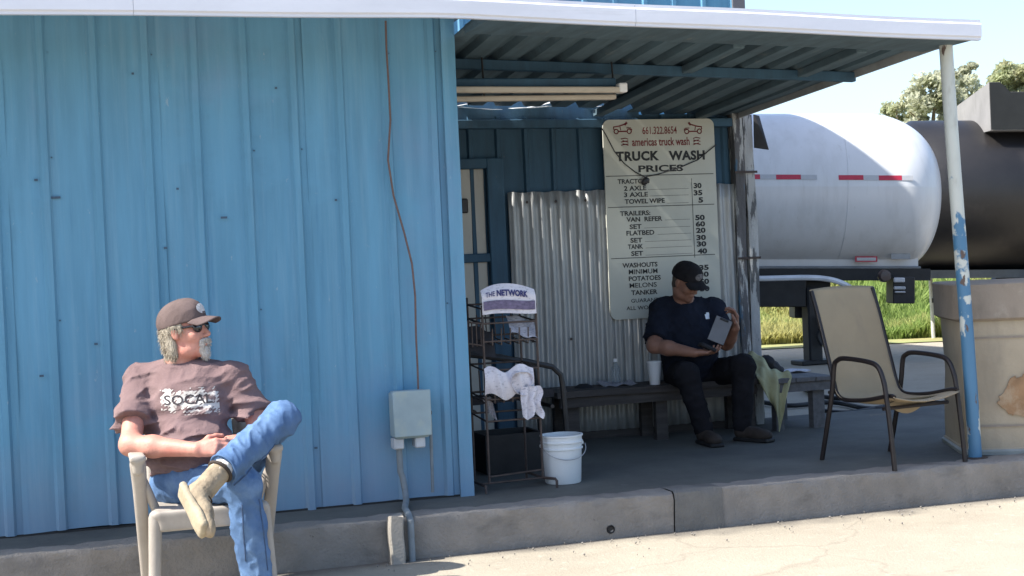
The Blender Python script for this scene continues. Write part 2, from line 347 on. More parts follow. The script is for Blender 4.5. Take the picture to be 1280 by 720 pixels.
def post_mat():
    m = mat('white_over_blue_pipe_paint', (.50, .53, .50), .5, .06, 5, bump=.1, layers=[((.30, .30, .27), 6, (4, 4, .8), .6, .75, .5)])
    n = m.node_tree.nodes; l = m.node_tree.links; b = n['Principled BSDF']; old = b.inputs['Base Color'].links[0].from_socket
    tc = n.new('ShaderNodeTexCoord'); sp = n.new('ShaderNodeSeparateXYZ'); l.new(tc.outputs['Object'], sp.inputs[0])
    nz = n.new('ShaderNodeTexNoise'); nz.inputs['Scale'].default_value = 9; nz.inputs['Detail'].default_value = 6; l.new(tc.outputs['Object'], nz.inputs[0])
    ma = n.new('ShaderNodeMath'); ma.operation = 'MULTIPLY_ADD'; ma.inputs[1].default_value = 2.4; l.new(nz.outputs[0], ma.inputs[0]); l.new(sp.outputs[2], ma.inputs[2])
    mr = n.new('ShaderNodeMapRange'); mr.inputs[1].default_value = 2.56; mr.inputs[2].default_value = 2.66; mr.inputs[3].default_value = 1; mr.inputs[4].default_value = 0
    l.new(ma.outputs[0], mr.inputs[0]); mx = n.new('ShaderNodeMix'); mx.data_type = 'RGBA'
    l.new(mr.outputs[0], mx.inputs[0]); l.new(old, mx.inputs[6]); mx.inputs[7].default_value = (.065, .175, .30, 1)
    cur = mx.outputs[2]
    for col_, sc_, lo_, hi_, seed_ in (((.50, .53, .50, 1), 11, .60, .625, 3.1), ((.10, .07, .06, 1), 16, .64, .67, 8.2)):
        n3 = n.new('ShaderNodeTexNoise'); n3.inputs['Scale'].default_value = sc_; n3.inputs['Detail'].default_value = 6; v3 = n.new('ShaderNodeMapping'); v3.inputs['Location'].default_value = (seed_, seed_, 0); v3.inputs['Scale'].default_value = (1, 1, .45); l.new(tc.outputs['Object'], v3.inputs[0]); l.new(v3.outputs[0], n3.inputs[0])
        r3 = n.new('ShaderNodeMapRange'); r3.inputs[1].default_value = lo_; r3.inputs[2].default_value = hi_; l.new(n3.outputs[0], r3.inputs[0])
        m3 = n.new('ShaderNodeMix'); m3.data_type = 'RGBA'; l.new(r3.outputs[0], m3.inputs[0]); l.new(cur, m3.inputs[6]); m3.inputs[7].default_value = col_; cur = m3.outputs[2]
    l.new(cur, b.inputs['Base Color'])
    return m
POSTM = post_mat()
def glassy(name, col, rough=.08):
    m = mat(name, col, rough, .02, 5, bump=.05, bscale=30); m.node_tree.nodes['Principled BSDF'].inputs['Transmission Weight'].default_value = .92
    m.node_tree.nodes['Principled BSDF'].inputs['IOR'].default_value = 1.2; return m
BOTTLE = glassy('clear_bottle_plastic', (.8, .86, .9))
def translucent(name, col):
    m = bpy.data.materials.new(name); m.use_nodes = True; n = m.node_tree.nodes; l = m.node_tree.links
    d = n['Principled BSDF']; d.inputs['Roughness'].default_value = .6
    tc = n.new('ShaderNodeTexCoord'); t = n.new('ShaderNodeTexNoise'); t.inputs['Scale'].default_value = 12; l.new(tc.outputs['Object'], t.inputs[0])
    rp = n.new('ShaderNodeValToRGB'); rp.color_ramp.elements[0].color = tuple(c*.8 for c in col)+(1,); rp.color_ramp.elements[1].color = tuple(col)+(1,)
    l.new(t.outputs[0], rp.inputs[0]); l.new(rp.outputs[0], d.inputs['Base Color'])
    tr = n.new('ShaderNodeBsdfTranslucent'); l.new(rp.outputs[0], tr.inputs[0])
    mx = n.new('ShaderNodeMixShader'); mx.inputs[0].default_value = .6; l.new(d.outputs[0], mx.inputs[1]); l.new(tr.outputs[0], mx.inputs[2])
    l.new(mx.outputs[0], n['Material Output'].inputs[0]); return m
SLIVER = translucent('milky_sky_sliver', (.85, .87, .88))

def leafy(m, amt=.5):
    n = m.node_tree.nodes; l = m.node_tree.links; b = n['Principled BSDF']; c = b.inputs['Base Color'].links[0].from_socket
    t = n.new('ShaderNodeBsdfTranslucent'); l.new(c, t.inputs[0]); mx = n.new('ShaderNodeMixShader'); mx.inputs[0].default_value = amt
    l.new(b.outputs[0], mx.inputs[1]); l.new(t.outputs[0], mx.inputs[2]); l.new(mx.outputs[0], n['Material Output'].inputs[0])
for m_ in (GRASSM, LEAF, LEAF2): leafy(m_, .55)
def base_dust(m, z0, z1, col, amt):
    n = m.node_tree.nodes; l = m.node_tree.links; b = n['Principled BSDF']; old = b.inputs['Base Color'].links[0].from_socket
    tc = n.new('ShaderNodeTexCoord'); sp = n.new('ShaderNodeSeparateXYZ'); l.new(tc.outputs['Object'], sp.inputs[0])
    nz = n.new('ShaderNodeTexNoise'); nz.inputs['Scale'].default_value = 4; nz.inputs['Detail'].default_value = 7; l.new(tc.outputs['Object'], nz.inputs[0])
    ma = n.new('ShaderNodeMath'); ma.operation = 'MULTIPLY_ADD'; ma.inputs[1].default_value = .5; l.new(nz.outputs[0], ma.inputs[0]); l.new(sp.outputs[2], ma.inputs[2])
    mr = n.new('ShaderNodeMapRange'); mr.inputs[1].default_value = z1+.25; mr.inputs[2].default_value = z0+.25; mr.inputs[4].default_value = amt; l.new(ma.outputs[0], mr.inputs[0])
    mx = n.new('ShaderNodeMix'); mx.data_type = 'RGBA'; l.new(mr.outputs[0], mx.inputs[0]); l.new(old, mx.inputs[6]); mx.inputs[7].default_value = col+(1,); l.new(mx.outputs[2], b.inputs['Base Color'])
base_dust(BLUE, .2, .65, (.26, .26, .31), .4)
def cracks(m):
    n = m.node_tree.nodes; l = m.node_tree.links; b = n['Principled BSDF']; old = b.inputs['Base Color'].links[0].from_socket
    tc = n.new('ShaderNodeTexCoord'); nz = n.new('ShaderNodeTexNoise'); nz.inputs['Scale'].default_value = 2.2; nz.inputs['Detail'].default_value = 6; l.new(tc.outputs['Object'], nz.inputs[0])
    ad = n.new('ShaderNodeVectorMath'); ad.operation = 'MULTIPLY_ADD'; l.new(nz.outputs['Color'], ad.inputs[0]); ad.inputs[1].default_value = (.5, .5, 0); l.new(tc.outputs['Object'], ad.inputs[2])
    v = n.new('ShaderNodeTexVoronoi'); v.feature = 'DISTANCE_TO_EDGE'; v.inputs['Scale'].default_value = .42; l.new(ad.outputs[0], v.inputs['Vector'])
    mr = n.new('ShaderNodeMapRange'); mr.inputs[1].default_value = .001; mr.inputs[2].default_value = .005; mr.inputs[3].default_value = .22; mr.inputs[4].default_value = 0; l.new(v.outputs[0], mr.inputs[0])
    mx = n.new('ShaderNodeMix'); mx.data_type = 'RGBA'; l.new(mr.outputs[0], mx.inputs[0]); l.new(old, mx.inputs[6]); mx.inputs[7].default_value = (.12, .10, .08, 1); l.new(mx.outputs[2], b.inputs['Base Color'])
cracks(LOT)
# ------------------------------------------------------------------ ground
SZ = .2          # slab height
KY = 7.11        # kerb face
WY = 7.65        # front wall plane
BY = 9.65        # recessed wall plane
def kerb_grime_shade(m):  # grime along the kerb foot, plus the fascia's shade mixed into the ground colour
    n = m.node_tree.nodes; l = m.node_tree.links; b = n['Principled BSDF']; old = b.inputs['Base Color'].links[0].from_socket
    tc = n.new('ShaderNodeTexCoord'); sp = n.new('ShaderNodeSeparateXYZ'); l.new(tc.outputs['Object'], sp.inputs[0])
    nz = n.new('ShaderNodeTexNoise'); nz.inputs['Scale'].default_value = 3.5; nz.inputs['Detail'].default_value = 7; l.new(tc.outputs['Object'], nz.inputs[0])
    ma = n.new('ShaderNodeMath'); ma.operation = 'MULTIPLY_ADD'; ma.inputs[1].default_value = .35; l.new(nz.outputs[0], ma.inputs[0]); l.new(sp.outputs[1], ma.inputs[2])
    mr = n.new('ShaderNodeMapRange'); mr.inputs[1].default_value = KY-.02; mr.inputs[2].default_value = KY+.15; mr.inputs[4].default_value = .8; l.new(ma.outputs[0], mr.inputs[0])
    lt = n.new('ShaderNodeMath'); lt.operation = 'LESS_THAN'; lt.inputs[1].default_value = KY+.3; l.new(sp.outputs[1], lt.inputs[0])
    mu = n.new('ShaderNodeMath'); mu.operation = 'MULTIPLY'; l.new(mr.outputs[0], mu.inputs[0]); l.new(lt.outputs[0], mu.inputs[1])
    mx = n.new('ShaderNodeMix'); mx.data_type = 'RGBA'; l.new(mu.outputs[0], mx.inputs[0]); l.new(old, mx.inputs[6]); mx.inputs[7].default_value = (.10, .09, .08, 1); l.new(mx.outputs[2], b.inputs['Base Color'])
kerb_grime_shade(LOT)
g = MB()
g.grid(lambda u, v: (-60+u*160, -40+v*240, -.01+.01*math.sin(u*40)*math.sin(v*33)*(0 if 0 else 0)), 40, 40)
tag(g.build('ground', LOT), 'pale sunlit concrete lot in front of the blue building', None, None, 'structure')
# kerb and slab: poured segments
PATCH = mat('patched_kerb_concrete', (.145, .14, .13), .9, .18, 5, bump=.5, bscale=60, layers=[((.08, .078, .074), 3, (1, 1, 1), .5, .7, .6)], dist=.02)
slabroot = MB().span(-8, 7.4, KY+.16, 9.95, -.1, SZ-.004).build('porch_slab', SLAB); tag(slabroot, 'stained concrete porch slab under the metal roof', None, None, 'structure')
kx = [-8, -4.2, -1.1, 3.055, 3.34, 7.4]
for i in range(len(kx)-1):
    a, b = kx[i]+.0015, kx[i+1]-.0015; dy = random.uniform(-.008, .008); tall = (i == 3)
    def kf(u, v, a=a, b=b, dy=dy):
        # section: bottom-front up over the rounded arris and back
        prof = [(0, -.1), (0, .03), (.004, .10), (.0, .16), (.004, .192), (.014, .2), (.10, .2), (.172, .2)]
        p = prof[int(round(v*7))]; x = a+(b-a)*u
        n = .006*math.sin(x*9+v*5)+.004*math.sin(x*31+v*11)+.003*math.sin(x*57+v*3)
        return (x, KY+dy+p[0]+n*(1 if v < .75 else 0), p[1]+n*.5*(1 if v > .5 else 0)+(.004 if tall else 0)*(1 if v > .5 else 0))
    m = MB().grid(kf, max(8, int((b-a)*28)), 7); o = len(m.v)
    k_ = m.build('kerb_segment', PATCH if tall else CONC, slabroot, True)
    if tall: k_['label'] = 'darker patched kerb segment'

dh = at(764, 662, Y=KY-.004); MB().lathe([(0, .004), (.014, .004), (.020, .012), (.024, .0)], (dh.x, KY+.004, dh.z), 12, (0, -1, 0)).build('drain_pipe', RUBBER, slabroot)
gr_ = np.random.default_rng(12); gm = MB()
for k in range(170):
    x_ = gr_.uniform(-.5, 6.2); y_ = KY-.02-abs(gr_.normal())*.22 if k < 300 else gr_.uniform(4.5, 7); r_ = gr_.uniform(.002, .007)
    a_ = gr_.uniform(0, 6.28); ca, sa = math.cos(a_), math.sin(a_)
    vs_ = [(x_+r_*1.3*ca, y_+r_*1.3*sa, .002), (x_-r_*sa, y_+r_*ca, .001), (x_-r_*1.1*ca, y_-r_*1.1*sa, .002), (x_+r_*sa, y_-r_*ca, .001), (x_+.2*r_, y_, r_*1.1), (x_, y_, -.008)]
    gm.add(vs_, [(0, 1, 4), (1, 2, 4), (2, 3, 4), (3, 0, 4), (1, 0, 5), (2, 1, 5), (3, 2, 5), (0, 3, 5)])
tag(gm.build('gravel', CONC), 'loose grit and small stones scattered along the kerb', 'gravel', None, 'stuff')
# ------------------------------------------------------------------ building
bld = thing('blue_building', 'blue ribbed metal building with white fascia and open lean-to porch', 'building', (0, 8.6, 0))
def siding(name, x0, x1, z0, z1, Y, m, pitch=.25, rib=.019, parent=bld, jag=.0, sd=0, phase=0, sag=.004):
    g_ = random.Random(sd); xs = []
    n = int(round((x1-x0)/pitch)); pitch = (x1-x0)/n
    for i in range(n):
        a = x0+i*pitch
        xs += [(a, 0), (a+pitch*.10, 0), (a+pitch*.35, .0), (a+pitch*.52, 0), (a+pitch*.62, 0), (a+pitch*.68, -rib), (a+pitch*.80, -rib), (a+pitch*.85, 0), (a+pitch*.94, 0)]
    xs.append((x1, 0)); nz = 22; vs = []; fs = []
    ph = [g_.uniform(0, 6) for _ in range(6)]; ty = g_.uniform(-.004, .004)
    for k in range(nz+1):
        z = z0+(z1-z0)*k/nz
        for (x, d) in xs:
            w = sag*(math.sin(x*5.1+z*2.3+ph[0])+.7*math.sin(x*11+z*4.1+ph[1])+.5*math.sin(z*9+ph[2]+x*3))+ty
            zz = z+(jag*math.sin(x*7+ph[3]) if k == 0 else 0)
            vs.append((x, Y+d*(1+.12*math.sin(z*3+ph[4]))+w, zz))
    W = len(xs)
    fs = [(k*W+i, k*W+i+1, (k+1)*W+i+1, (k+1)*W+i) for k in range(nz) for i in range(W-1)]
    return mk(name, vs, fs, m, parent, True)
x1 = 2.04; i = 0
while x1 > -6.5:
    siding('siding_panel', x1-.752, x1+.006, .205-(.012 if i % 2 else 0)+i*.002, 2.80, WY+(.004 if i % 2 else 0), BLUE, jag=.004, sd=i); x1 -= .75; i += 1
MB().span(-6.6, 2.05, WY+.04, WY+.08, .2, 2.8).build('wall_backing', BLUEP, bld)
MB().span(-6.6, 2.06, WY+.0, WY+.045, .196, .206).build('sill_gap', BLACKM, bld)
# corner trim and the return wall of the front room
MB().grid(lambda u, v: (2.035+u*.075, WY-.030+.004*math.sin(v*17), .196+v*2.6), 1, 12, (0, .022, 0)).build('corner_trim', BLUE, bld)
MB().span(2.085, 2.112, WY-.006, BY, .2, 2.74).build('return_wall', BLUEP, bld)
# recessed wall: blue siding above, corrugated iron below, right strip
BT = 2.44
for j, (a, b) in enumerate(((2.112, 2.60), (2.60, 3.20), (3.20, 3.80), (3.80, 4.46), (4.46, 4.74))):
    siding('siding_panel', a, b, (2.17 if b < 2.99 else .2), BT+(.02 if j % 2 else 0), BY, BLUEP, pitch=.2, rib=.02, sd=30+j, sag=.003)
def corr(x0, x1, z0, z1, Y, sd, tilt=0):
    n = int((x1-x0)/.068*8); nz = 14; g_ = random.Random(sd); p0 = g_.uniform(0, 6)
    def fn(u, v):
        x = x0+u*(x1-x0); z = z0+v*(z1-z0)
        return (x, Y+.010*math.cos(2*math.pi*x/.068)+.006*math.sin(z*3+p0)+.004*math.sin(x*9+z*5+p0), z+tilt*(x-x0)+(.004*math.sin(x*40) if v in (0, 1) else 0))
    return MB().grid(fn, n, nz, (0, .0015, 0)).build('corrugated_sheet', GALV, bld, 'all')
corr(2.99, 3.76, .22, 1.93, BY-.052, 1, -.0); corr(3.70, 4.40, .24, 1.94, BY-.058, 2); corr(4.36, 4.73, .22, 1.95, BY-.050, 3)
# nail heads on the iron sheet
for (nx, nz) in ((3.12, 1.86), (3.33, 1.86), (3.55, 1.86), (3.12, .9), (3.4, .9)):
    MB().lathe([(0, -.004), (.008, -.003), (.010, 0)], (nx, BY-.066, nz), 8, (0, -1, 0)).build('nail_head', RUST, bld)
# corner posts of the recess
cp = MB()
def wob(x, y, w, d, z0, z1, s):
    def fn(u, v):
        a = u*2*math.pi; sq = lambda t: max(-1, min(1, 1.35*t))
        z = z0+v*(z1-z0); return (x+w/2*sq(math.cos(a))+.006*math.sin(z*4+s), y+d/2*sq(math.sin(a))+.005*math.sin(z*5+s), z)
    return MB().grid(fn, 24, 20)
wob(4.735, BY-.03, .075, .10, .2, 2.46, 0).build('corner_post', POSTW, bld, True)
wob(4.822, BY-.02, .075, .12, .2, 2.44, 2).build('corner_post', mat('peeling_white_batten', (.36, .37, .37), .8, .2, 6, (4, 4, .6), .4, 60, layers=[((.08, .085, .09), 6, (4, 4, .7), .54, .60, .95)]), bld, True)
for z_ in (1.40, 2.02): MB().span(4.69, 4.868, BY-.098, BY-.088, z_, z_+.016).build('metal_strap', RUST, bld)
fl = MB(); fl.add([(4.86, BY-.10, 2.44), (4.90, BY-.10, 2.43), (4.935, BY-.16, 2.18), (4.85, BY-.11, 2.20), (4.86, BY-.085, 2.44), (4.90, BY-.085, 2.43), (4.935, BY-.145, 2.18), (4.85, BY-.095, 2.20)],
       [(0, 1, 2, 3), (7, 6, 5, 4), (0, 4, 5, 1), (1, 5, 6, 2), (2, 6, 7, 3), (3, 7, 4, 0)])
fl.build('bent_flashing', BLACKM, bld)
# side wall of the booth towards the tankers
MB().span(4.83, 4.87, BY+.045, 10.55, .2, 2.42).build('booth_side_wall', BLUEP, bld)
MB().span(2.97, 4.80, BY-.07, BY+.03, SZ-.01, .245).build('bottom_plate', WOOD, bld)
MB().span(4.70, 4.86, BY+.03, BY+.05, .2, 2.44).build('corner_board', BLUEP, bld)
# door in the recess
dr = MB().span(2.16, 2.505, BY-.02, BY+.02, .22, 2.10).build('door', DOORW, bld)
MB().span(2.515, 2.63, BY-.022, BY+.018, .22, 2.10, .004).build('door_panel', DOORW, dr)
MB().span(2.64, 2.83, BY-.018, BY+.022, .22, 2.10, .004).build('door_panel', DOORW, dr)
MB().span(2.655, 2.705, BY-.05, BY-.022, 1.80, 1.90, .008).build('lock', BLACKM, dr)
MB().span(2.16, 2.92, BY-.05, BY-.024, 1.46, 1.52, .006).build('door_bar', BLUEP, dr)
MB().span(2.50, 2.512, BY-.03, BY+.02, .22, 2.10).build('door_stile', BLACKM, dr)
MB().span(2.845, 2.965, BY-.06, BY+.03, .2, 2.17, .006).build('door_post', BLUEP, bld)
MB().span(2.112, 2.845, BY-.06, BY+.03, 2.10, 2.17, .006).build('door_header', BLUEP, bld)
# fascia with a slight drop towards the post
def zf(x): return 2.67 if x < 1.9 else 2.67-.033*(x-1.9)
FY = 6.98; FXR = 4.965
def fas(x0, x1, n):
    vs = []; fs = []; sec = [(.03, 0), (0, 0), (0, .012), (-.010, .02), (-.010, .085), (0, .095), (0, .112), (.05, .118), (.05, .10), (.012, .095), (.012, .012), (.03, .010)]
    for i in range(n+1):
        x = x0+(x1-x0)*i/n; z = zf(x)+.002*math.sin(x*4)
        vs += [(x, FY+a+.003*math.sin(x*3.1), z+b) for a, b in sec]
    m_ = len(sec); fs = [(i*m_+k, (i+1)*m_+k, (i+1)*m_+(k+1) % m_, i*m_+(k+1) % m_) for i in range(n) for k in range(m_)]
    fs += [tuple(range(m_)), tuple(range(n*m_, n*m_+m_))[::-1]]
    return mk('fascia', vs, fs, WHITEM, bld, True)
for a, b in ((-6.6, -3.1), (-3.1, .4), (.4, 2.9), (2.9, FXR)): fas(a+.001, b-.001, 14)
# roof sheets over the front room and the porch
MB().span(-6.6, 2.16, FY+.052, BY+.2, 2.788, 2.81).build('room_roof', WHITEM, bld)
def zr(x, y): return zf(x)+.064-.072*(y-7.0)
def roofsheet(x0, x1, y0, y1, xr=None):
    n = 3; xs = []
    for i in range(n):
        p = (x1-x0)/n; a = x0+i*p
        xs += [(a, 0), (a+p*.5, 0), (a+p*.60, .036), (a+p*.85, .036), (a+p*.95, 0)]
    xs.append((x1, 0)); W = len(xs); vs = []
    for k in range(7):
        y = y0+(y1-y0)*k/6; sk = -.22*(k/6) if xr else 0
        for j, (x, d) in enumerate(xs):
            vs.append((x+sk*(j/(W-1)), y, zr(x, y)+d+.002*math.sin(y*7+x*5)))
    fs = [(k*W+i, (k+1)*W+i, (k+1)*W+i+1, k*W+i+1) for k in range(6) for i in range(W-1)]
    o = len(vs); vs2 = vs+[(a, b, c+.006) for a, b, c in vs]
    fs2 = fs+[tuple(i+o for i in f)[::-1] for f in fs]
    return mk('roof_sheet', vs2, fs2, ROOFU, bld, True)
edges = [2.11, 2.71, 3.31, 3.91, 4.44, 4.955]
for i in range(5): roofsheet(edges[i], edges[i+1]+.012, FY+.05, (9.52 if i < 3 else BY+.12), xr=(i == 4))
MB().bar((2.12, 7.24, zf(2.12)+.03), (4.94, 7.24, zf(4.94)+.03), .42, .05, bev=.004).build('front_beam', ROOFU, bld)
MB().bar((2.12, 8.16, zr(2.12, 8.16)-.03), (4.86, 8.16, zr(4.86, 8.16)-.03), .05, .06, bev=.004).build('purlin', BLUEP, bld)
MB().bar((2.12, BY-.035, 2.405), (4.72, BY-.035, 2.39), .08, .06, bev=.004).build('wall_plate', BLUEP, bld)
for xx in (3.72, 4.50): MB().bar((xx, 7.46, zr(xx, 7.46)-.022), (xx-.05, BY-.06, zr(xx, BY-.06)-.022), .07, .045, bev=.004).build('rafter', ROOFU, bld)
MB().bar((4.935, 7.05, zr(4.95, 7.05)-.01), (4.735, BY+.1, zr(4.75, BY+.1)-.01), .012, .055).build('edge_trim', mat('grey_edge_trim', (.30, .32, .33), .6), bld)
# added translucent strips standing for sky showing through the gap above the recessed wall
def sky_sliver_strip(pts, Y, h):
    P = [at(x, y, Y=Y) for x, y in pts]; n = len(P)-1
    MB().grid(lambda u, v: P[int(round(u*n))]+Vector((0, .10*v, h*v)), n, 1, (0, 0, .002)).build('sky_sliver', SLIVER, bld)
sky_sliver_strip([(578, 134), (590, 135), (604, 136), (618, 137), (628, 137)], 9.54, .012); sky_sliver_strip([(641, 136), (655, 135), (668, 135), (680, 134), (690, 133)], 9.54, .014); sky_sliver_strip([(738, 134), (752, 133), (766, 132), (782, 133)], 9.54, .010)
sky_sliver_strip([(664, 134), (676, 132), (688, 129), (697, 126), (703, 124)], 9.53, .010); sky_sliver_strip([(576, 132), (586, 130), (598, 129)], 9.53, .010)
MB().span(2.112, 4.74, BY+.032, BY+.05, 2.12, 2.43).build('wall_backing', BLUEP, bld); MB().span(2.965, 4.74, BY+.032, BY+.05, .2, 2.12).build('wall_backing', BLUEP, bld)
MB().span(2.112, 4.0, BY-.012, BY+.012, 2.40, 2.60).build('closure_board', BLUEP, bld)
# tall block behind
UX, UY, UH = 5.30, 10.6, 7.25
k = 0; xx = UX
while xx > -6.6:
    siding('siding_panel', xx-.752, xx+.004, 2.2, UH, UY+(.003 if k % 2 else 0), BLUE, sd=60+k); xx -= .75; k += 1
MB().span(-6.6, UX, UY+.04, 19.5, .0, UH).build('block_wall', BLUEP, bld)
MB().span(UX-.075, UX+.03, UY-.045, UY+.07, 0, UH+.02).build('corner_trim', mat('grey_corner_trim', (.12, .12, .13), .6), bld)
MB().span(-6.7, UX+.12, UY-.1, 19.6, UH, UH+.1).build('block_roof', WHITEM, bld)

# porch post
pp = MB(); b0 = Vector((5.045, 7.30, SZ-.006)); t0 = Vector((4.885, 7.20, zf(4.88)+.012)); t0 = Vector((4.90, 7.22, zf(4.9)+.01))
pp.tube([b0.lerp(t0, s)+Vector((.004*math.sin(s*6), 0, 0)) for s in [k/10 for k in range(11)]], .038, 20)
po = pp.build('porch_post', POSTM, bld, True, 'round pipe post, white above and peeling blue below')
MB().lathe([(0, .006), (.07, .006), (.07, -.004)], (5.045, 7.30, SZ), 16).build('base_plate', RUST, po)

sc = MB(); g_ = random.Random(5)
for zz in (.42, 1.25, 2.08, 2.6):
    xx = 2.0
    while xx > -6.4:
        if g_.random() < .5: sc.lathe([(0, -.003), (.0035, -.0025), (.0045, .002)], (xx+g_.uniform(-.02, .02), WY-.006, zz+g_.uniform(-.015, .015)), 6, (0, -1, 0))
        xx -= .25
so_ = sc.build('screw_heads', mat('dull_blue_grey_screw', (.07, .13, .19), .6), bld); so_['kind'] = 'stuff'
mk_ = MB()
for (x_, y_, w_) in ((68, 247, 14), (189, 275, 9), (280, 272, 8), (222, 236, 3), (247, 236, 3), (166, 92, 3), (345, 110, 3), (45, 225, 4), (207, 310, 4), (120, 430, 4), (52, 470, 5), (420, 250, 3), (395, 560, 4)):
    p_ = at(x_, y_, Y=WY-.012); mk_.span(p_.x-w_/2/240, p_.x+w_/2/240, WY-.011, WY-.009, p_.z-.005, p_.z+.006)
mo_ = mk_.build('dent_marks', mat('dark_dent', (.05, .09, .14), .7), bld); mo_['kind'] = 'stuff'

# ------------------------------------------------------------------ electrical box, cable, stubs
eb = thing('electrical_box', 'small grey-blue electrical box with conduit on the blue wall', 'electrical box', (1.78, WY-.06, .5))
def wp(x, y, d=.0): p = at(x, y, Y=WY-d); return p
a = wp(489, 490, .1); b = wp(536, 545, .1)
MB().span(a.x, b.x, WY-.15, WY-.02, b.z, a.z, .012).build('enclosure', EBOX, eb, True)
MB().span(a.x-.006, b.x+.006, WY-.158, WY-.148, b.z+.01, a.z+.006, .006).build('cover', EBOX, eb, True)
for fx in (.12, .72):
    xx = a.x+(b.x-a.x)*fx; MB().span(xx-.028, xx+.028, WY-.13, WY-.05, b.z-.055, b.z+.002, .006).build('knockout', mat('pale_knockout', (.40, .43, .46), .5), eb)
MB().lathe([(0, .01), (.012, .008), (.013, 0)], (b.x+.012, WY-.10, (a.z+b.z)/2), 10, (1, 0, 0)).build('latch', RUST, eb)
xx = a.x+(b.x-a.x)*.16
MB().tube([(xx, WY-.09, b.z-.04), (xx+.002, WY-.09, b.z-.18), (xx+.012, WY-.09, .34), (xx+.02, WY-.10, .27), (xx+.01, WY-.16, .225), (xx-.04, WY-.34, .217), (xx-.063, KY+.02, .212), (xx-.066, KY-.03, .19), (xx-.066, KY-.035, -.02)], .017, 10).build('conduit', PIPE, eb, True)
MB().tube([(b.x+.02, WY-.06, a.z-.02), (b.x+.022, WY-.06, b.z), (b.x+.018, WY-.06, .24)], .009, 8).build('ground_wire', PIPE, eb, True)
st = MB(); c_ = at(495, 668, Y=KY-.05)
wobst = lambda u, v: (c_.x-.0+.036*max(-1, min(1, 1.3*math.cos(u*6.283)))+.003*math.sin(v*7), KY-.045+.036*max(-1, min(1, 1.3*math.sin(u*6.283))), -.02+v*.245+(.006*math.sin(u*12) if v > .95 else 0))
st.grid(wobst, 20, 8); st.add([wobst(k/20, 1) for k in range(20)], [tuple(range(20))])
tag(st.build('guard_stub', PIPEC, None, True), 'short square concrete stub against the kerb below the electrical box', 'stub')
cb = MB(); pts = [(482, 26), (483, 60), (486, 110), (488, 150), (485, 200), (492, 245), (505, 290), (515, 330), (519, 370), (520, 420), (522, 460), (523, 492)]
cb.tube([wp(x, y, .045) for x, y in pts], .0055, 6); tag(cb.build('wall_cable', WIRE, None, True), 'thin brown cable hanging loosely down the blue wall to the electrical box', 'cable')

# ------------------------------------------------------------------ fluorescent fixture under the roof
fx = thing('light_fixture', 'long cream strip light fixture hung under the porch roof', 'light fixture', (2.9, 8.6, 2.35))
fa, fb = 2.125, at(776, 112, Y=8.0).x
fz = at(680, 113, Y=8.0).z
MB().span(fa, fb-.03, 7.99, 8.09, fz+.02, fz+.07, .006).build('housing', BLUEP, fx)
MB().bar((fa, 7.97, fz+.004), (fb, 7.97, fz-.004), .05, .034, bev=.006).build('reflector', FIX, fx)
MB().bar((fa, 8.10, fz-.035), (fb, 8.10, fz-.030), .06, .03, bev=.006).build('reflector', FIX, fx)
MB().span(fb-.03, fb+.02, 7.94, 8.02, fz-.02, fz+.035, .006).build('end_cap', FOAM, fx)
for xx in (2.4, 3.2): MB().tube([(xx, 8.08, fz-.03), (xx, 8.08, fz+.03), (xx, 8.10, zr(xx, 8.1)+.02)], .006, 6).build('hanger', BLACKM, fx)

# ------------------------------------------------------------------ price sign
SY = BY-.085
A = at(753, 150, Y=SY); B_ = at(890, 148, Y=SY); C_ = at(768, 400, Y=SY)
SX0, SX1, SZ1, SZ0 = A.x, B_.x+.012, (A.z+B_.z)/2, C_.z
sg = thing('price_sign', 'cream TRUCK WASH price board with black and maroon lettering on the porch wall', 'sign', ((SX0+SX1)/2, SY, SZ0))
def rrect(x0, x1, z0, z1, r, n=6):
    P = []
    for cx, cz, a0 in ((x1-r, z1-r, 0), (x0+r, z1-r, 90), (x0+r, z0+r, 180), (x1-r, z0+r, 270)):
        for k in range(n+1): a_ = R(a0+90*k/n); P.append((cx+r*math.cos(a_), cz+r*math.sin(a_)))
    return P
P = rrect(SX0, SX1, SZ0, SZ1, .05); n_ = len(P)
mk('board', [(x, SY, z) for x, z in P]+[(x, SY+.016, z) for x, z in P], [tuple(range(n_)), tuple(range(n_, 2*n_))[::-1]]+[(i, i+n_, (i+1) % n_+n_, (i+1) % n_) for i in range(n_)], CREAM, sg)
P2 = rrect(SX0+.012, SX1-.012, SZ0+.012, SZ1-.012, .042)
LY = SY-.0015
def T(body, x0, x1, yc, h, m=INK, bold=.0, sp=1.0):
    p = at(x0, yc, Y=LY); q = at(x1, yc, Y=LY); hh = h/191
    text(body, p.x, q.x, p.z-hh/2-.001, p.z+hh/2, LY, m, sg, bold, spacing=sp)
def HL(x0, x1, y, w=.006, m=GREYINK):
    p = at(x0, y, Y=LY); q = at(x1, y, Y=LY); z_ = (p.z+q.z)/2 if 0 else p.z
    MB().add([(p.x, LY, z_-w/2), (q.x, LY, z_-w/2), (q.x, LY, z_+w/2), (p.x, LY, z_+w/2)], [(0, 1, 2, 3)]).build('printed_rule', m, sg)
T('661.322.8654', 803, 846, 163, 10, RED, .012); T('americas truck wash', 790, 862, 177.5, 11, RED, .02)
T('TRUCK', 770, 824, 195.5, 13, INK, .045, 1.08); T('WASH', 836, 881, 194.5, 13, INK, .045, 1.06); T('PRICES', 798, 854, 211, 9, INK, .03, 1.0)
HL(757, 892, 220.5); HL(760, 893, 259.5); HL(764, 894, 323.5)
p = at(864, 223, Y=LY); q = at(868.5, 322, Y=LY)
MB().add([(p.x, LY, q.z), (p.x+.005, LY, q.z), (p.x+.005, LY, p.z), (p.x, LY, p.z)], [(0, 1, 2, 3)]).build('printed_rule', GREYINK, sg)
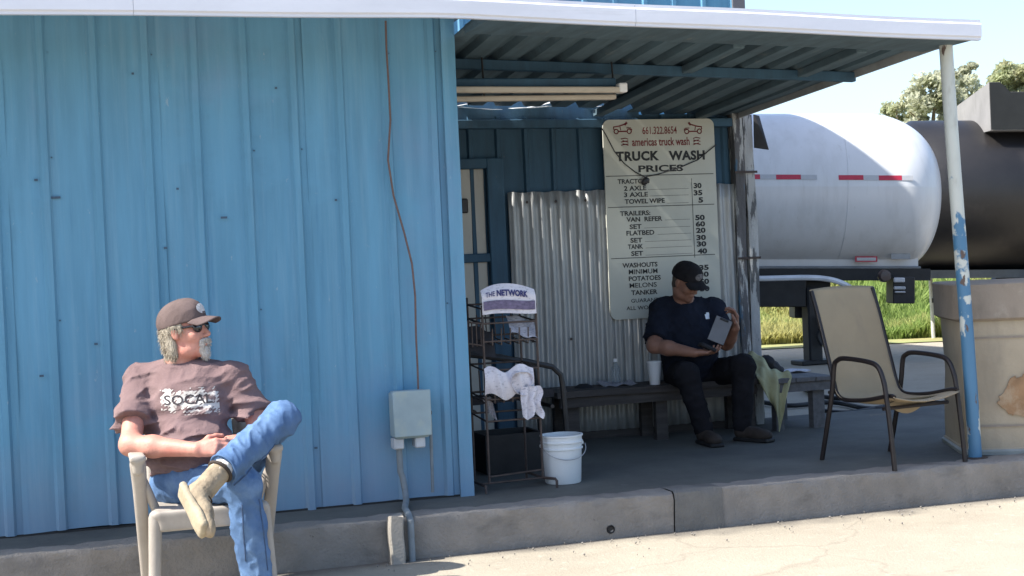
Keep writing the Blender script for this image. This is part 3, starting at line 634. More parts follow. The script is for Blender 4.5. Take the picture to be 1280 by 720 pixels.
for body, x0, x1, yc in (('TRACTORS', 772, 812, 227), ('2 AXLE', 780, 808, 235.5), ('3 AXLE', 780, 810, 243.5), ('TOWEL WIPE', 781, 831, 252), ('TRAILERS:', 775, 813, 267), ('VAN  REFER', 783, 828, 274.5),
                         ('SET', 787, 802, 283.5), ('FLATBED', 783, 818, 291.5), ('SET', 788, 803, 300.5), ('TANK', 785, 804, 308.5), ('SET', 789, 804, 317), ('WASHOUTS', 778, 822, 332), ('MINIMUM', 786, 822, 340), ('POTATOES', 786, 826, 348.5), ('MELONS', 787, 821, 357), ('TANKER', 789, 822, 366)):
    T(body, x0, x1, yc, 6.3, INK, .012 if 'M' in body else .03)
T('GUARANTEED', 789, 836, 376, 5, INK, .01); T('ALL WORK', 783, 820, 385.5, 5, INK, .01)
for body, x0, x1, yc in (('30', 867, 877, 232), ('35', 867, 878, 241), ('5', 873, 879, 250), ('50', 869, 881, 272), ('60', 869.5, 881.5, 280), ('20', 870, 882, 288), ('30', 870.5, 882.5, 297), ('30', 871, 883, 305), ('40', 872, 884, 314), ('35', 874, 886, 334.5), ('30', 874, 886, 343), ('50', 874.5, 886.5, 352), ('50', 875, 887, 361)):
    T(body, x0, x1, yc, 7.2, INK, .045)
for x0, x1, y in ((810, 861, 237), (812, 861, 245), (834, 861, 254), (831, 863, 275), (805, 863, 285), (822, 864, 293), (806, 864, 302), (807, 865, 310), (807, 866, 319)): HL(x0, x1, y, .0025)
def towtruck(cx, cy, fl_):
    m = MB(); c = at(cx, cy, Y=LY); s = fl_*.0053
    def ln(pts, w=.0045): m.tube([(c.x+s*x, LY, c.z+.0053*z) for x, z in pts], w, 4)
    def ring(x, z, r): m.tube([(c.x+s*(x+r*math.cos(t)), LY, c.z+.0053*(z+r*math.sin(t))) for t in [k*math.pi/6 for k in range(12)]], .004, 4, closed=True)
    ring(-9.5, -4.5, 3); ring(9, -4.5, 3); ln([(-6, -4.5), (6, -4.5)]); ln([(-13, -2), (-13, 1.5), (-6, 2.4), (5, 5.5)]); ln([(3, 4), (6, 7.5)], .008); ln([(5, 0), (11, 0), (13, -3)], .003); ln([(-4, 2), (-3, -3)], .003)
    m.build('tow_truck_emblem', RED, sg)
towtruck(778.5, 160, 1); towtruck(866, 160, -1)
def scribble(cx, cy, fl_):
    m = MB(); c = at(cx, cy, Y=LY)
    for k in range(5):
        zz = c.z+.024-.011*k; m.tube([(c.x+fl_*(-.028+.012*(k % 2)), LY, zz), (c.x+fl_*.005, LY, zz+.006*(-1)**k), (c.x+fl_*.026, LY, zz-.002)], .0032, 4)
    m.build('wreath_emblem', RED, sg)
scribble(781, 178, 1); scribble(871, 177, -1)
# cord across the sign with a dark knot
cd = thing('sagging_cable', 'dark cord sagging across the price board with a knot at its low point', 'cord', at(806, 221, Y=SY-.02))
cpts = [(752, 160), (757, 168), (768, 189), (780, 204), (794, 215), (806, 221), (822, 218), (848, 210), (872, 200), (884, 190), (895, 181)]
MB().tube([at(x, y, Y=SY-.012) for x, y in cpts], .0042, 6).build('cord', BLACKM, cd, True)
kp = at(806, 226, Y=SY-.02); pos, F = sdf_mesh([ell(kp, (.022, .016, .028)), ell(kp+Vector((.018, 0, .006)), (.018, .012, .015)), ell(kp+Vector((-.012, 0, -.012)), (.014, .012, .016))], .004)
mk_np('knot', pos, F, BLACKM, cd)

# ------------------------------------------------------------------ bench with its things
bn = thing('wooden_bench', 'low grey weathered plank bench along the corrugated wall', 'bench', (3.8, 9.35, SZ))
BZ = .575
for k, (y0, y1) in enumerate(((9.14, 9.335), (9.345, 9.54))):
    MB().grid(lambda u, v: (3.13+u*1.50, y0+v*(y1-y0)+.003*math.sin(u*20), BZ-.042+.003*math.sin(u*9+k)), 10, 1, (0, 0, .042)).build('plank', WOOD, bn)
MB().span(3.16, 4.6, 9.17, 9.21, BZ-.11, BZ-.044).build('rail', WOOD, bn)
for xx in (3.22, 3.86, 4.52):
    for yy in (9.215, 9.48): MB().span(xx, xx+.085, yy, yy+.05, SZ-.006, BZ-.044).build('leg', WOOD, bn)
def lathe_thing(name, prof, c, m, label, cat, n=24, smooth=True):
    o = MB().lathe(prof, c, n).build(name, m, None, smooth); return tag(o, label, cat)
cpos = at(792, 476, Z=BZ)
lathe_thing('foam_cup', [(0, 0), (.034, 0), (.036, .004), (.049, .15), (.052, .155), (.050, .160), (.046, .155), (.034, .02), (0, .02)], (cpos.x, 9.24, BZ-.001), FOAM, 'tall white foam cup standing on the bench beside the seated man', 'cup')
bt = thing('water_bottle', 'clear plastic water bottle standing on the bench by the foam cup', 'bottle', (at(770, 473, Y=9.38).x, 9.38, BZ))
bc = Vector((at(770, 473, Y=9.38).x, 9.38, BZ))
MB().lathe([(0, .0), (.028, 0), (.031, .006), (.031, .05), (.029, .055), (.031, .06), (.031, .10), (.026, .125), (.014, .145), (.012, .165)], bc, 20).build('bottle_body', BOTTLE, bt, 'all')
MB().lathe([(0, .183), (.013, .183), (.014, .162), (.0, .162)], bc, 16).build('cap', FOAM, bt, True)
pp_ = at(742, 477, Z=BZ)
np_ = MB().grid(lambda u, v: (pp_.x-.10+u*.24, 9.30+v*.15, BZ+.001+.020*abs(math.sin(u*3.0+v))*(.3+v)+.006*math.sin(u*14)), 16, 6, (0, 0, .003)).build('folded_paper', PAPER2, None, True)
tag(np_, 'crumpled folded newspaper lying on the plank bench', 'newspaper')
cap_ = MB().lathe([(0, .03), (.03, .028), (.055, .015), (.07, .002), (.07, -.001)], (at(693, 479, Z=BZ).x+.03, 9.35, BZ), 16).build('dark_cloth', BAG, None, True)
tag(cap_, 'small flat black cloth heap at the end of the plank bench', 'cloth')

# ------------------------------------------------------------------ black metal armchair behind the news rack
ac = thing('metal_armchair', 'black tubular armchair standing behind the wire news rack', 'chair', (2.62, 8.45, SZ))
def side(y):
    return MB().tube([(2.18, y, SZ), (2.20, y, .45), (2.20, y, .88), (2.24, y, .93), (2.62, y, .865), (2.79, y, .82), (2.84, y, .77), (2.85, y, .70), (2.87, y, SZ-.004)], .017, 8).build('side_frame', BLACKM, ac, True)
side(8.22); side(8.72)
MB().grid(lambda u, v: (2.24+u*.56, 8.24+v*.46, .60+.02*math.cos(v*3.14)+.02*u), 8, 8, (0, 0, .05)).build('seat', BAG, ac, True)
MB().grid(lambda u, v: (2.21-.05*u, 8.24+v*.46, .66+u*.46), 6, 6, (-.03, 0, 0)).build('backrest', BAG, ac, True)
for xx in (2.3, 2.78): MB().tube([(xx, 8.22, .585), (xx, 8.72, .585)], .012, 8).build('cross_bar', BLACKM, ac)
jr = thing('plastic_crate', 'dark plastic crate on the slab below the black armchair', 'crate', (2.55, 8.45, SZ))
for y0, y1, x0, x1_ in ((8.30, 8.32, 2.38, 2.74), (8.60, 8.62, 2.38, 2.74), (8.32, 8.60, 2.38, 2.40), (8.32, 8.60, 2.72, 2.74)): MB().span(x0, x1_, y0, y1, SZ, .43).build('crate_side', RUBBER, jr)
MB().span(2.40, 2.72, 8.32, 8.60, SZ-.002, SZ+.02).build('crate_floor', RUBBER, jr)

# ------------------------------------------------------------------ wire news rack
rk = thing('wire_news_rack', 'tall rusty wire news rack beside the end of the blue wall', 'rack', (2.4, 7.85, SZ))
ry0, ry1 = 7.72, 8.02
L0, L1 = at(612, 603, Y=ry0).x, at(679, 603, Y=ry0).x
def rod(pts, r=.0055, name='wire', n=6): return MB().tube(pts, r, n).build(name, RUST, rk, True)
TZ = 1.22
for xx in (L0, L1):
    rod([(xx, ry0, SZ+.04), (xx, ry0, TZ)], .007, 'upright'); rod([(xx, ry1, SZ+.02), (xx, ry1, TZ+.04)], .007, 'upright')
rod([(L0-.05, ry1, SZ), (L0-.05, ry1, SZ+.03), (L0-.05, ry0-.10, SZ+.04), (L0-.05, ry0-.10, SZ)], .007, 'foot')
rod([(L1+.0, ry1, SZ), (L1, ry1, SZ+.04), (L1, ry0, SZ+.045), (L1+.045, ry0-.08, SZ+.045), (L1+.048, ry0-.095, SZ+.035), (L1+.048, ry0-.095, SZ-.002)], .008, 'foot')
rod([(L0-.05, ry0, SZ+.04), (L1, ry0, SZ+.045)]); rod([(L0, ry0, SZ+.075), (L1, ry0, SZ+.09)])
for z_ in (.58, .70, .86, 1.02, 1.12, 1.20):
    rod([(L0, ry0, z_), (L1, ry0, z_)]); rod([(L0, ry1, z_+.02), (L1, ry1, z_+.02)])
    for xx in (L0, L1): rod([(xx, ry0, z_), (xx, ry1, z_+.02)])
for k in range(7):
    xx = L0+(L1-L0)*k/6
    for z_ in (.70, 1.02): rod([(xx, ry1, z_+.14), (xx, ry1-.02, z_), (xx, ry0, z_-.02), (xx, ry0-.01, z_+.07)], .004)
# side basket on the left
for z_ in (1.00, 1.12): rod([(L0, ry0, z_), (L0-.11, ry0+.02, z_+.02), (L0-.11, ry0+.2, z_+.02), (L0, ry0+.2, z_)], .005)
for k in range(5): rod([(L0-.11+k*.025, ry0+.01, .99+.002*k), (L0-.11+k*.025, ry0+.01, 1.135-.003*k)], .004)
# papers
def sheetp(name, fn, nu, nv, m, label, cat='newspaper', th=(0, -.003, 0), group=None):
    o = MB().grid(fn, nu, nv, th).build(name, m, None, True); return tag(o, label, cat, group)
a = at(603, 383, Y=7.70); b = at(670, 378, Y=7.70); tz = at(635, 355, Y=7.70).z; bz = at(640, 392, Y=7.70).z
def topfold(u, v):
    x = a.x-.002+(b.x-a.x+.004)*u; e = 1-abs(2*u-1)**2.2*.42
    z = bz+(tz-bz)*v*(.55+.45*e if v > .5 else .9); return (x, 7.70+.10*max(0, v-.75)+.012*math.sin(u*7), z+.006*math.sin(u*5))
tp = sheetp('folded_newspaper', topfold, 14, 10, PAPER, 'folded newspaper with navy NETWORK heading standing in the top of the rack')
vs, fs = text('THE NETWORK DAILY', a.x+.018, b.x-.018, 0, 1, 0, NAVYINK, None, .03, keep=True)
def nsurf(x, t):
    u = (x-a.x)/(b.x-a.x); z0_ = bz+(tz-bz)*.58; z1_ = bz+(tz-bz)*.80
    zz = z0_+(z1_-z0_)*t+.006*math.sin(u*5)-.010*abs(2*u-1)**2
    return (x, 7.700+.012*math.sin(u*7)-.009, zz)
vs, fs = text('NETWORK', a.x+.085, b.x-.05, 0, 1, 0, NAVYINK, None, .05, keep=True)
mk('heading', [nsurf(x, z) for x, _, z in vs], fs, NAVYINK, tp)
vs, fs = text('THE', a.x+.02, a.x+.075, .1, .85, 0, NAVYINK, None, .02, keep=True)
mk('heading', [nsurf(x, z) for x, _, z in vs], fs, NAVYINK, tp)
MB().grid(lambda u, v: (a.x+.006+(b.x-a.x-.012)*u, 7.694+.012*math.sin(u*7)-.003, bz+(tz-bz)*(.14+.30*v)+.006*math.sin(u*5)), 12, 2).build('printed_band', mat('purple_grey_print', (.13, .11, .18), .85, .35, 40, (1, 1, 2), bump=0), tp)
sheetp('folded_newspaper', lambda u, v: (a.x+.16+u*.16, 7.715+.08*v-.0*u, bz-.105+v*.10-.045*u+.008*math.sin(u*9+v*4)), 10, 6, PAPER2, 'grey crumpled newspaper slumping behind the NETWORK paper in the rack')
sheetp('folded_newspaper', lambda u, v: (a.x-.06+u*.15, 7.78+.05*v, bz-.20+v*.15-.05*u+.008*math.sin(u*9+v*4)), 10, 6, BAG, 'dark magazine leaning in the side basket of the rack', 'magazine')
c0 = at(607, 495, Y=7.69); c1 = at(672, 455, Y=7.69)
sheetp('newspaper_sheet', lambda u, v: (c0.x+u*.285, 7.705-.022*math.sin(v*3)+.010*math.sin(u*15)+.006*math.sin(u*31+v*4), c0.z+.012*math.sin(u*11)-.018*abs(math.sin(u*5))+v*(c1.z-c0.z)*(.95+.08*u)+.010*math.sin(u*9)), 28, 12, PAPER, 'white newspaper sheet draped over the middle shelf of the rack')
def roll(u, v):
    t = u*5.6-.6; r = .052+.018*u+.006*math.sin(t*3+v*5)
    return (c0.x+.21+r*math.cos(t)*1.05, 7.66+v*.20+.01*math.sin(t*2), (c0.z+c1.z)/2-.012+r*math.sin(t))
sheetp('newspaper_roll', roll, 26, 5, PAPER, 'loosely rolled newspaper with open end on the middle shelf of the rack', th=(0, 0, .002))
d0 = at(652, 488, Y=7.68)
def tail(u, v): return (d0.x-.01+u*(.115+.012*math.sin(v*9))+.01*v, 7.672+.013*math.sin(u*16+v*3), d0.z-.165*v*(.72+.28*abs(math.sin(u*4.2+.6)))+.02*(1-v))
sheetp('hanging_newspaper', tail, 22, 12, PAPER, 'torn white newspaper page hanging down from the middle shelf of the rack')
sheetp('hanging_newspaper', lambda u, v: (c0.x+.02+u*.05+.03*v, 7.83+.01*math.sin(u*9+v*3), c0.z-.02-.14*v*(.6+.4*u)), 8, 6, PAPER2, 'grey scrap of newspaper hanging at the back of the rack')

# ------------------------------------------------------------------ bucket
bx = thing('white_bucket', 'white plastic bucket standing on the porch slab beside the wire rack', 'bucket', (2.70, 7.78, SZ))
bcx = at(704, 600, Y=7.79).x; bcn = Vector((bcx, 7.79, SZ-.002)); hB = .272
MB().lathe([(0, 0), (.098, 0), (.102, .006), (.112, .19), (.119, .192), (.119, .20), (.113, .203), (.114, .225), (.121, .228), (.121, .236), (.115, .24), (.116, .262), (.122, .264), (.122, hB), (.112, hB), (.100, .012), (0, .012)], bcn, 40).build('pail', BUCKET, bx, True)
for s in (-1, 1): MB().lathe([(0, .014), (.010, .012), (.012, 0)], bcn+Vector((s*.116, 0, .215)), 10, (s, 0, 0)).build('handle_lug', BUCKET, bx)
MB().tube([bcn+Vector((.128*math.cos(t), -.03-.10*math.sin(t), .215-.075*math.sin(t))) for t in [k*math.pi/14 for k in range(15)]], .0025, 6).build('bail_handle', mat('galvanised_wire', (.4, .4, .4), .4, metal=.6), bx, True)

# ------------------------------------------------------------------ low table with towel
tb = thing('low_table', 'low grey wooden table at the end of the bench under a towel', 'table', (5.0, 9.45, SZ))
TZt = .565
for k in range(3): MB().span(4.72+.155*k, 4.868+.155*k, 9.10, 9.86, TZt-.035, TZt-.002*k, .004).build('plank', WOODT, tb)
MB().span(4.74, 5.16, 9.12, 9.16, TZt-.10, TZt-.036).build('apron', WOODT, tb); MB().span(5.125, 5.16, 9.17, 9.82, TZt-.10, TZt-.037).build('apron', WOODT, tb)
for xx, yy, w in ((4.74, 9.165, .06), (5.03, 9.165, .09), (4.76, 9.74, .08), (5.06, 9.76, .08)): MB().span(xx, xx+w, yy, yy+.07, SZ-.006, TZt-.037).build('leg', WOODT, tb)
ta = at(952, 440, Y=9.12)
def tow(u, v):
    x = ta.x-.05+u*.26+.02*math.sin(v*5); s = v*.62
    if s < .34: return (x+.03*s, 9.50-s*1.05+.01*math.sin(u*11), TZt+.012+.14*math.exp(-((u-.3)**2)/.07-((s-.15)**2)/.02)+.022*math.sin(u*9+s*18)**2+.014*abs(math.sin(u*17-s*25)))
    t = s-.34; w = 1-1.9*t
    return (ta.x+.10+(x-ta.x-.10)*w+.05*t, 9.120-.020*math.sin(u*14+t*6)-.02*math.sin(t*9), TZt+.012-t*(.55+.75*math.exp(-((u-.62)**2)/.05))*1.1)
tag(MB().grid(tow, 30, 36, (0, .002, .004)).build('towel', TOWEL, None, 'all'), 'crumpled yellow-green towel draped over the edge of the low table', 'towel')
pos, F = sdf_mesh([ell((4.83, 9.44, TZt+.055), (.085, .10, .06)), ell((4.79, 9.38, TZt+.10), (.06, .06, .05)), ell((4.90, 9.46, TZt+.03), (.06, .08, .035))], .008, folds(.008, .09, 5))
tag(mk_np('black_bag', pos, F, BAG), 'slumped black cloth bag on the low table behind the towel', 'bag')
pb = at(1000, 458, Z=TZt)
tag(MB().grid(lambda u, v: (5.0+u*.18, 9.45+v*.2, TZt+.002+.012*abs(math.sin(u*4+v*2))), 8, 6, (0, 0, .003)).build('paper_sheet', PAPER, None, True), 'loose white paper lying on the low table', 'paper')

# ------------------------------------------------------------------ sling patio chair
pc = thing('patio_chair', 'tan sling patio chair with dark brown metal frame at the porch edge', 'chair', (4.62, 7.45, SZ))
Orr = Vector((4.375, 7.50, 0)); fwd = Vector((.17, -.985, 0)).normalized(); rt = Vector((.985, .17, 0)).normalized()     # rt: towards the far side
Pc = Vector((4.612, 7.47, SZ))
def L(x, y, z): return Pc+rt*x+fwd*y+Vector((0, 0, z))          # x across, y forwards, z up
HWc = .262
def smoothpts(pts, n=5):
    P = [Vector(p) for p in pts]; out = []
    for i in range(len(P)-1):
        p0 = P[max(i-1, 0)]; p1 = P[i]; p2 = P[i+1]; p3 = P[min(i+2, len(P)-1)]
        for k in range(n):
            t = k/n; out.append(.5*((2*p1)+(p2-p0)*t+(2*p0-5*p1+4*p2-p3)*t*t+(3*p1-p0-3*p2+p3)*t**3))
    return out+[P[-1]]
for s in (-1, 1):
    x = s*HWc
    MB().tube(smoothpts([L(x, -.33, -.004), L(x, -.27, .20), L(x, -.21, .42), L(x, -.185, .56), L(x, -.155, .595), L(x, -.09, .61), L(x, .10, .60), L(x, .19, .575), L(x, .235, .50), L(x, .255, .40), L(x, .28, .20), L(x, .30, -.004)]), .0145, 10).build('arm_and_leg_frame', BROWNM, pc, True)
    xi = s*(HWc-.028)
    MB().tube(smoothpts([L(xi, -.40, 1.00), L(xi, -.35, .86), L(xi, -.275, .62), L(xi, -.225, .46), L(xi, -.20, .395), L(xi, -.13, .365), L(xi, .05, .375), L(xi, .24, .41), L(xi, .29, .405)]), .0125, 10).build('sling_rail', BROWNM, pc, True)
for y, z in ((-.265, .40), (.20, .335)): MB().tube([L(-HWc+.02, y, z), L(HWc-.02, y, z)], .011, 8).build('cross_bar', BROWNM, pc)
crv = smoothpts([(0, -.408, 1.005), (0, -.35, .86), (0, -.275, .62), (0, -.225, .46), (0, -.195, .395), (0, -.12, .365), (0, .05, .37), (0, .24, .405), (0, .30, .40)], 6)
def sling(u, v):
    p = crv[min(len(crv)-1, int(round(v*(len(crv)-1))))]; x = (u-.5)*2*(HWc-.018); sag = -.026*(1-(2*u-1)**2)
    back = p.z > .45
    return L(x, p.y+(sag*.7 if back else 0), p.z+(0 if back else sag*1.4)+(.012*(1-(2*u-1)**2) if v == 0 else 0))
MB().grid(sling, 12, len(crv)-1, tuple(fwd*.006+Vector((0, 0, .004)))).build('sling', SLING, pc, 'all')
# torn underside flap of the seat
MB().grid(lambda u, v: L(-.14+u*.30, .22-.10*v, .392-.10*v*(.4+.6*math.sin(u*3.14))-.01), 8, 4, (0, 0, .002)).build('torn_flap', SLING, pc, True)

# ------------------------------------------------------------------ big tan bin
bi = thing('storage_bin', 'large tan stained bin with brown lid band standing behind the pipe post', 'bin', (5.5, 7.7, SZ))
bth = R(-24); bex = Vector((math.cos(bth), math.sin(bth))); bey = Vector((-bex.y, bex.x)); bO = Vector((5.075, 7.43))
def rbody(x0, x1, y0, y1, r, prof, n=7, wob_=.006):
    base = rrect(x0, x1, y0, y1, r, n); cx, cy = (x0+x1)/2, (y0+y1)/2; m = MB(); N = len(base); vs = []
    for off, z in prof:
        for i_, (x, y) in enumerate(base):
            d = Vector((x-cx, y-cy)).normalized(); w = wob_*math.sin(i_*.9+z*7); q = bO+bex*(x+d.x*(off+w))+bey*(y+d.y*(off+w)); vs.append((q.x, q.y, z))
    fs = [(k*N+i_, k*N+(i_+1) % N, (k+1)*N+(i_+1) % N, (k+1)*N+i_) for k in range(len(prof)-1) for i_ in range(N)]
    fs += [tuple(range((len(prof)-1)*N, len(prof)*N))]; return m.add(vs, fs)
BW, BD = .76, .72
rbody(0, BW, 0, BD, .07, [(0, SZ-.004), (.012, SZ+.004), (.012, SZ+.03), (0, SZ+.035)]+[(.004*math.sin(k), SZ+.035+k*.10) for k in range(1, 9)]).build('bin_body', BIN, bi, True)
rbody(0, BW, 0, BD, .09, [(.02, .985), (.050, 1.0), (.056, 1.18), (.06, 1.20), (.045, 1.21), (.03, 1.195), (.0, 1.18), (-.02, 1.17)]).build('lid_band', BINLID, bi, True)
rbody(0, BW, 0, BD, .09, [(.030, SZ-.003), (.034, SZ+.018), (.018, SZ+.028), (.018, SZ+.026)], wob_=.002).build('base_rim', mat('grey_rim', (.24, .26, .25), .6), bi, True)

def bp_(x, z, o): q = bO+bex*x+bey*(-o); return (q.x, q.y, z)
pts_ = [(x_-.11, z_) for x_, z_ in [(.30, .50), (.325, .56), (.39, .66), (.44, .64), (.47, .69), (.56, .71), (.62, .66), (.64, .52), (.58, .41), (.50, .38), (.43, .42), (.37, .43)]]
g_ = random.Random(3); pp2 = []
for k in range(12):
    a_, b_ = pts_[k], pts_[(k+1) % 12]
    for j in range(5): t_ = j/5; pp2.append((a_[0]+(b_[0]-a_[0])*t_+g_.uniform(-.010, .010), a_[1]+(b_[1]-a_[1])*t_+g_.uniform(-.010, .010)))
n2_ = len(pp2)
MB().add([bp_(x, z, .010) for x, z in pp2]+[bp_(x, z, .002) for x, z in pp2], [tuple(range(n2_))]+[(k, k+n2_, (k+1) % n2_+n2_, (k+1) % n2_) for k in range(n2_)]).build('peeled_patch', mat('rust_brown_peel', (.27, .165, .09), .9, .2, 9, bump=.2, layers=[((.36, .28, .19), 6, (1, 1, 1), .48, .60, .8)]), bi)
for z_ in (.36, .88): MB().add([bp_(.02, z_, .010), bp_(BW-.02, z_, .010), bp_(BW-.02, z_+.012, .010), bp_(.02, z_+.012, .010)], [(0, 1, 2, 3)]).build('band_line', BINLID, bi)
# hoses on the ground beyond the slab
for k, pts in enumerate(([(1018, 512), (1060, 516), (1110, 508), (1160, 503), (1200, 506), (1260, 500)], [(940, 500), (985, 507), (1040, 503), (1090, 511), (1150, 506), (1210, 512)], [(985, 470), (1000, 480), (1016, 492), (1050, 498), (1100, 494), (1170, 493), (1230, 490)])):
    w = [at(x, y, Z=.022) for x, y in pts]
    tag(MB().tube(smoothpts([Vector((p.x, p.y, .022)) for p in w], 6), .022, 8).build('rubber_hose', RUBBER, None, True), ['black rubber hose winding over the ground closest to the slab', 'black rubber hose running from below the low table past the patio chair', 'black rubber hose lying farthest from the slab towards the tankers'][k], 'hose', 'hoses beyond the slab')

# ------------------------------------------------------------------ people
def frame(fwd_, up_):
    f = Vector(fwd_).normalized(); u = Vector(up_); r = f.cross(u).normalized(); u = r.cross(f).normalized()
    return np.array([[r.x, f.x, u.x], [r.y, f.y, u.y], [r.z, f.z, u.z]])
def head_prims(c, M, s=1.0):
    c = np.array(c); W = lambda *p: c+M@(np.array(p)*s); E = lambda p, r, k=.018: ell(W(*p), np.array(r)*s, k, M)
    out = [E((0, -.012, .03), (.076, .098, .09)), E((0, .026, -.025), (.063, .066, .088)), E((0, .03, -.082), (.050, .052, .042)), E((0, .066, -.104), (.024, .022, .022)),
           cone(W(0, .088, .004), W(0, .108, -.030), .008*s, .0125*s, .010), E((.011, .097, -.036), (.009, .011, .008), .008), E((-.011, .097, -.036), (.009, .011, .008), .008),
           E((0, .074, .022), (.052, .018, .012), .014), E((.038, .058, -.028), (.026, .026, .026)), E((-.038, .058, -.028), (.026, .026, .026)),
           E((0, .086, -.062), (.024, .011, .006), .008), E((0, .083, -.074), (.021, .011, .007), .008)]
    for sx in (-1, 1):
        out += [E((sx*.076, -.010, -.004), (.008, .019, .029), .006), E((sx*.074, -.004, -.026), (.008, .011, .012), .006), E((sx*.03, .01, -.088), (.034, .04, .030), .02)]
    return out, W
def cap_build(c, M, s, mt, parent, tilt=0, emblem=None):
    c = np.array(c); W = lambda *p: c+M@(np.array(p)*s)
    nrm = M@np.array((0, .12, -1.0)); pr = [ell(W(0, -.010, .036), np.array((.088, .112, .098))*s, .02, M, cuts=[(W(0, 0, .026), nrm)]), ell(W(0, .02, .07), np.array((.07, .078, .066))*s, .02, M, cuts=[(W(0, 0, .026), nrm)])]
    pos, F = sdf_mesh(pr, .004, folds(.0022, .06, 3), 2); crown = mk_np('cap_crown', pos, F, mt, parent)
    def brim(u, v):
        t = (u-.5)*2*1.25; r = .9
        x = .083*math.sin(t)*(1+.03*v); y = .070+.030*math.cos(t)-.018+v*.086*max(0, math.cos(t))**.55
        z = .050-4.2*x*x-.10*(y-.08)-.010*v
        return W(x, y, z)
    up = M@np.array((0, 0, .005))
    MB().grid(brim, 20, 8, tuple(up)).build('cap_brim', mt, crown, 'all')
    MB().lathe([(0, .004), (.007, .002), (.009, -.004)], Vector(W(0, -.005, .135)), 10, tuple(M@np.array((0, 0, 1)))).build('cap_button', mt, crown)
    if emblem is not None:
        def emb(u, v):
            x = -.034+u*.068; z = .060+v*.045
            q = (x/.0885)**2+((z-.036)/.0985)**2; y = -.010+.112*math.sqrt(max(0, 1-q)); y2 = .02+.078*math.sqrt(max(0, 1-(x/.07)**2-((z-.07)/.066)**2))
            e = ((u-.5)*2)**2+((v-.5)*2)**2; sh = 1 if e <= 1 else 1/math.sqrt(e)
            x = (-.5+.5+(u-.5)*sh)*.068; z = .0825+(v-.5)*sh*.045
            y = -.010+.112*math.sqrt(max(0, 1-(x/.0885)**2-((z-.036)/.0985)**2)); y2 = .02+.078*math.sqrt(max(0, 1-(x/.07)**2-((z-.07)/.066)**2))
            return W(x, max(y, y2)+.004, z)
        MB().grid(emb, 10, 8).build('cap_emblem', emblem, crown, 'all')
    return crown
def hand_prims(w, d, n, thumb, curl=(30, 35, 25), spread=.0, s=1.0, k=.007):
    """w wrist, d finger direction, n palm normal (fingers curl to it), thumb: side direction towards the thumb"""
    w = Vector(w); d = Vector(d).normalized(); n = Vector(n); n = (n-d*n.dot(d)).normalized(); sd = Vector(thumb); sd = (sd-d*sd.dot(d)-n*sd.dot(n)).normalized()
    out = []; lens = ((.040, .026, .021), (.045, .030, .023), (.042, .028, .022), (.033, .021, .019))
    for i, off in enumerate((.029, .010, -.010, -.028)):
        base = w+sd*(off*.62*s)+d*.012*s; kn = w+sd*off*s+d*(.088, .092, .087, .079)[i]*s-n*.004*s
        out.append(cone(base, kn, .016*s, .0125*s, .014)); p = kn; dd = (d+sd*(off*spread*10)).normalized(); ang = 0
        rr = (.0098, .0102, .0098, .0086)[i]
        for j in range(3):
            ang += R(curl[j]+(i-1.5)*4); q = p+(dd*math.cos(ang)+n*math.sin(ang))*lens[i][j]*s
            out.append(cone(p, q, rr*s, rr*.88*s, k)); p = q; rr *= .9
    out.append(ell(w+d*.05*s+n*.004*s, (.034*s, .034*s, .02*s), .015, np.array([list(sd), list(d), list(n)]).T))
    t0 = w+sd*.022*s+d*.022*s+n*.006*s; t1 = t0+(d*.6+sd*.65+n*.25).normalized()*.042*s; t2 = t1+(d*.9+sd*.25+n*.35).normalized()*.034*s; t3 = t2+(d*.95+n*.4).normalized()*.027*s
    out += [cone(t0, t1, .016*s, .013*s, .012), cone(t1, t2, .0115*s, .0105*s, k), cone(t2, t3, .0105*s, .0088*s, k)]
    return out
def strands(pos, F, n, ln, dr, nrm_amt, w, m, parent, seed):
    g_ = np.random.default_rng(seed); q = F[g_.integers(0, len(F), n)]; p = pos[q].mean(1)
    nn_ = np.cross(pos[q[:, 1]]-pos[q[:, 0]], pos[q[:, 2]]-pos[q[:, 0]]); nn_ /= np.linalg.norm(nn_, axis=1)[:, None]+1e-9
    d = np.array(dr)[None]+nn_*nrm_amt+g_.normal(size=(n, 3))*.22; d /= np.linalg.norm(d, axis=1)[:, None]; L_ = ln*(.5+g_.random(n))[:, None]
    sd = np.cross(d, g_.normal(size=(n, 3))); sd /= np.linalg.norm(sd, axis=1)[:, None]
    V = np.stack([p-sd*w-nn_*.002, p+sd*w-nn_*.002, p+d*L_*.6+sd*w*.7, p+d*L_*.6-sd*w*.7, p+d*L_+np.array([0, 0, -.2])*L_*.4], 1).reshape(-1, 3)
    b = np.arange(n)[:, None]*5; me = bpy.data.meshes.new('strands'); me.from_pydata((V-np.array(parent['_o'])).tolist(), [], (b+np.array([[0, 1, 2, 3]])).tolist()+(b+np.array([[3, 2, 4]])).tolist()); me.materials.append(m)
    o = bpy.data.objects.new('strands', me); COL.objects.link(o); o.parent = parent; o['kind'] = 'stuff'
def person(name, label, base): return thing(name, label, 'person', base)

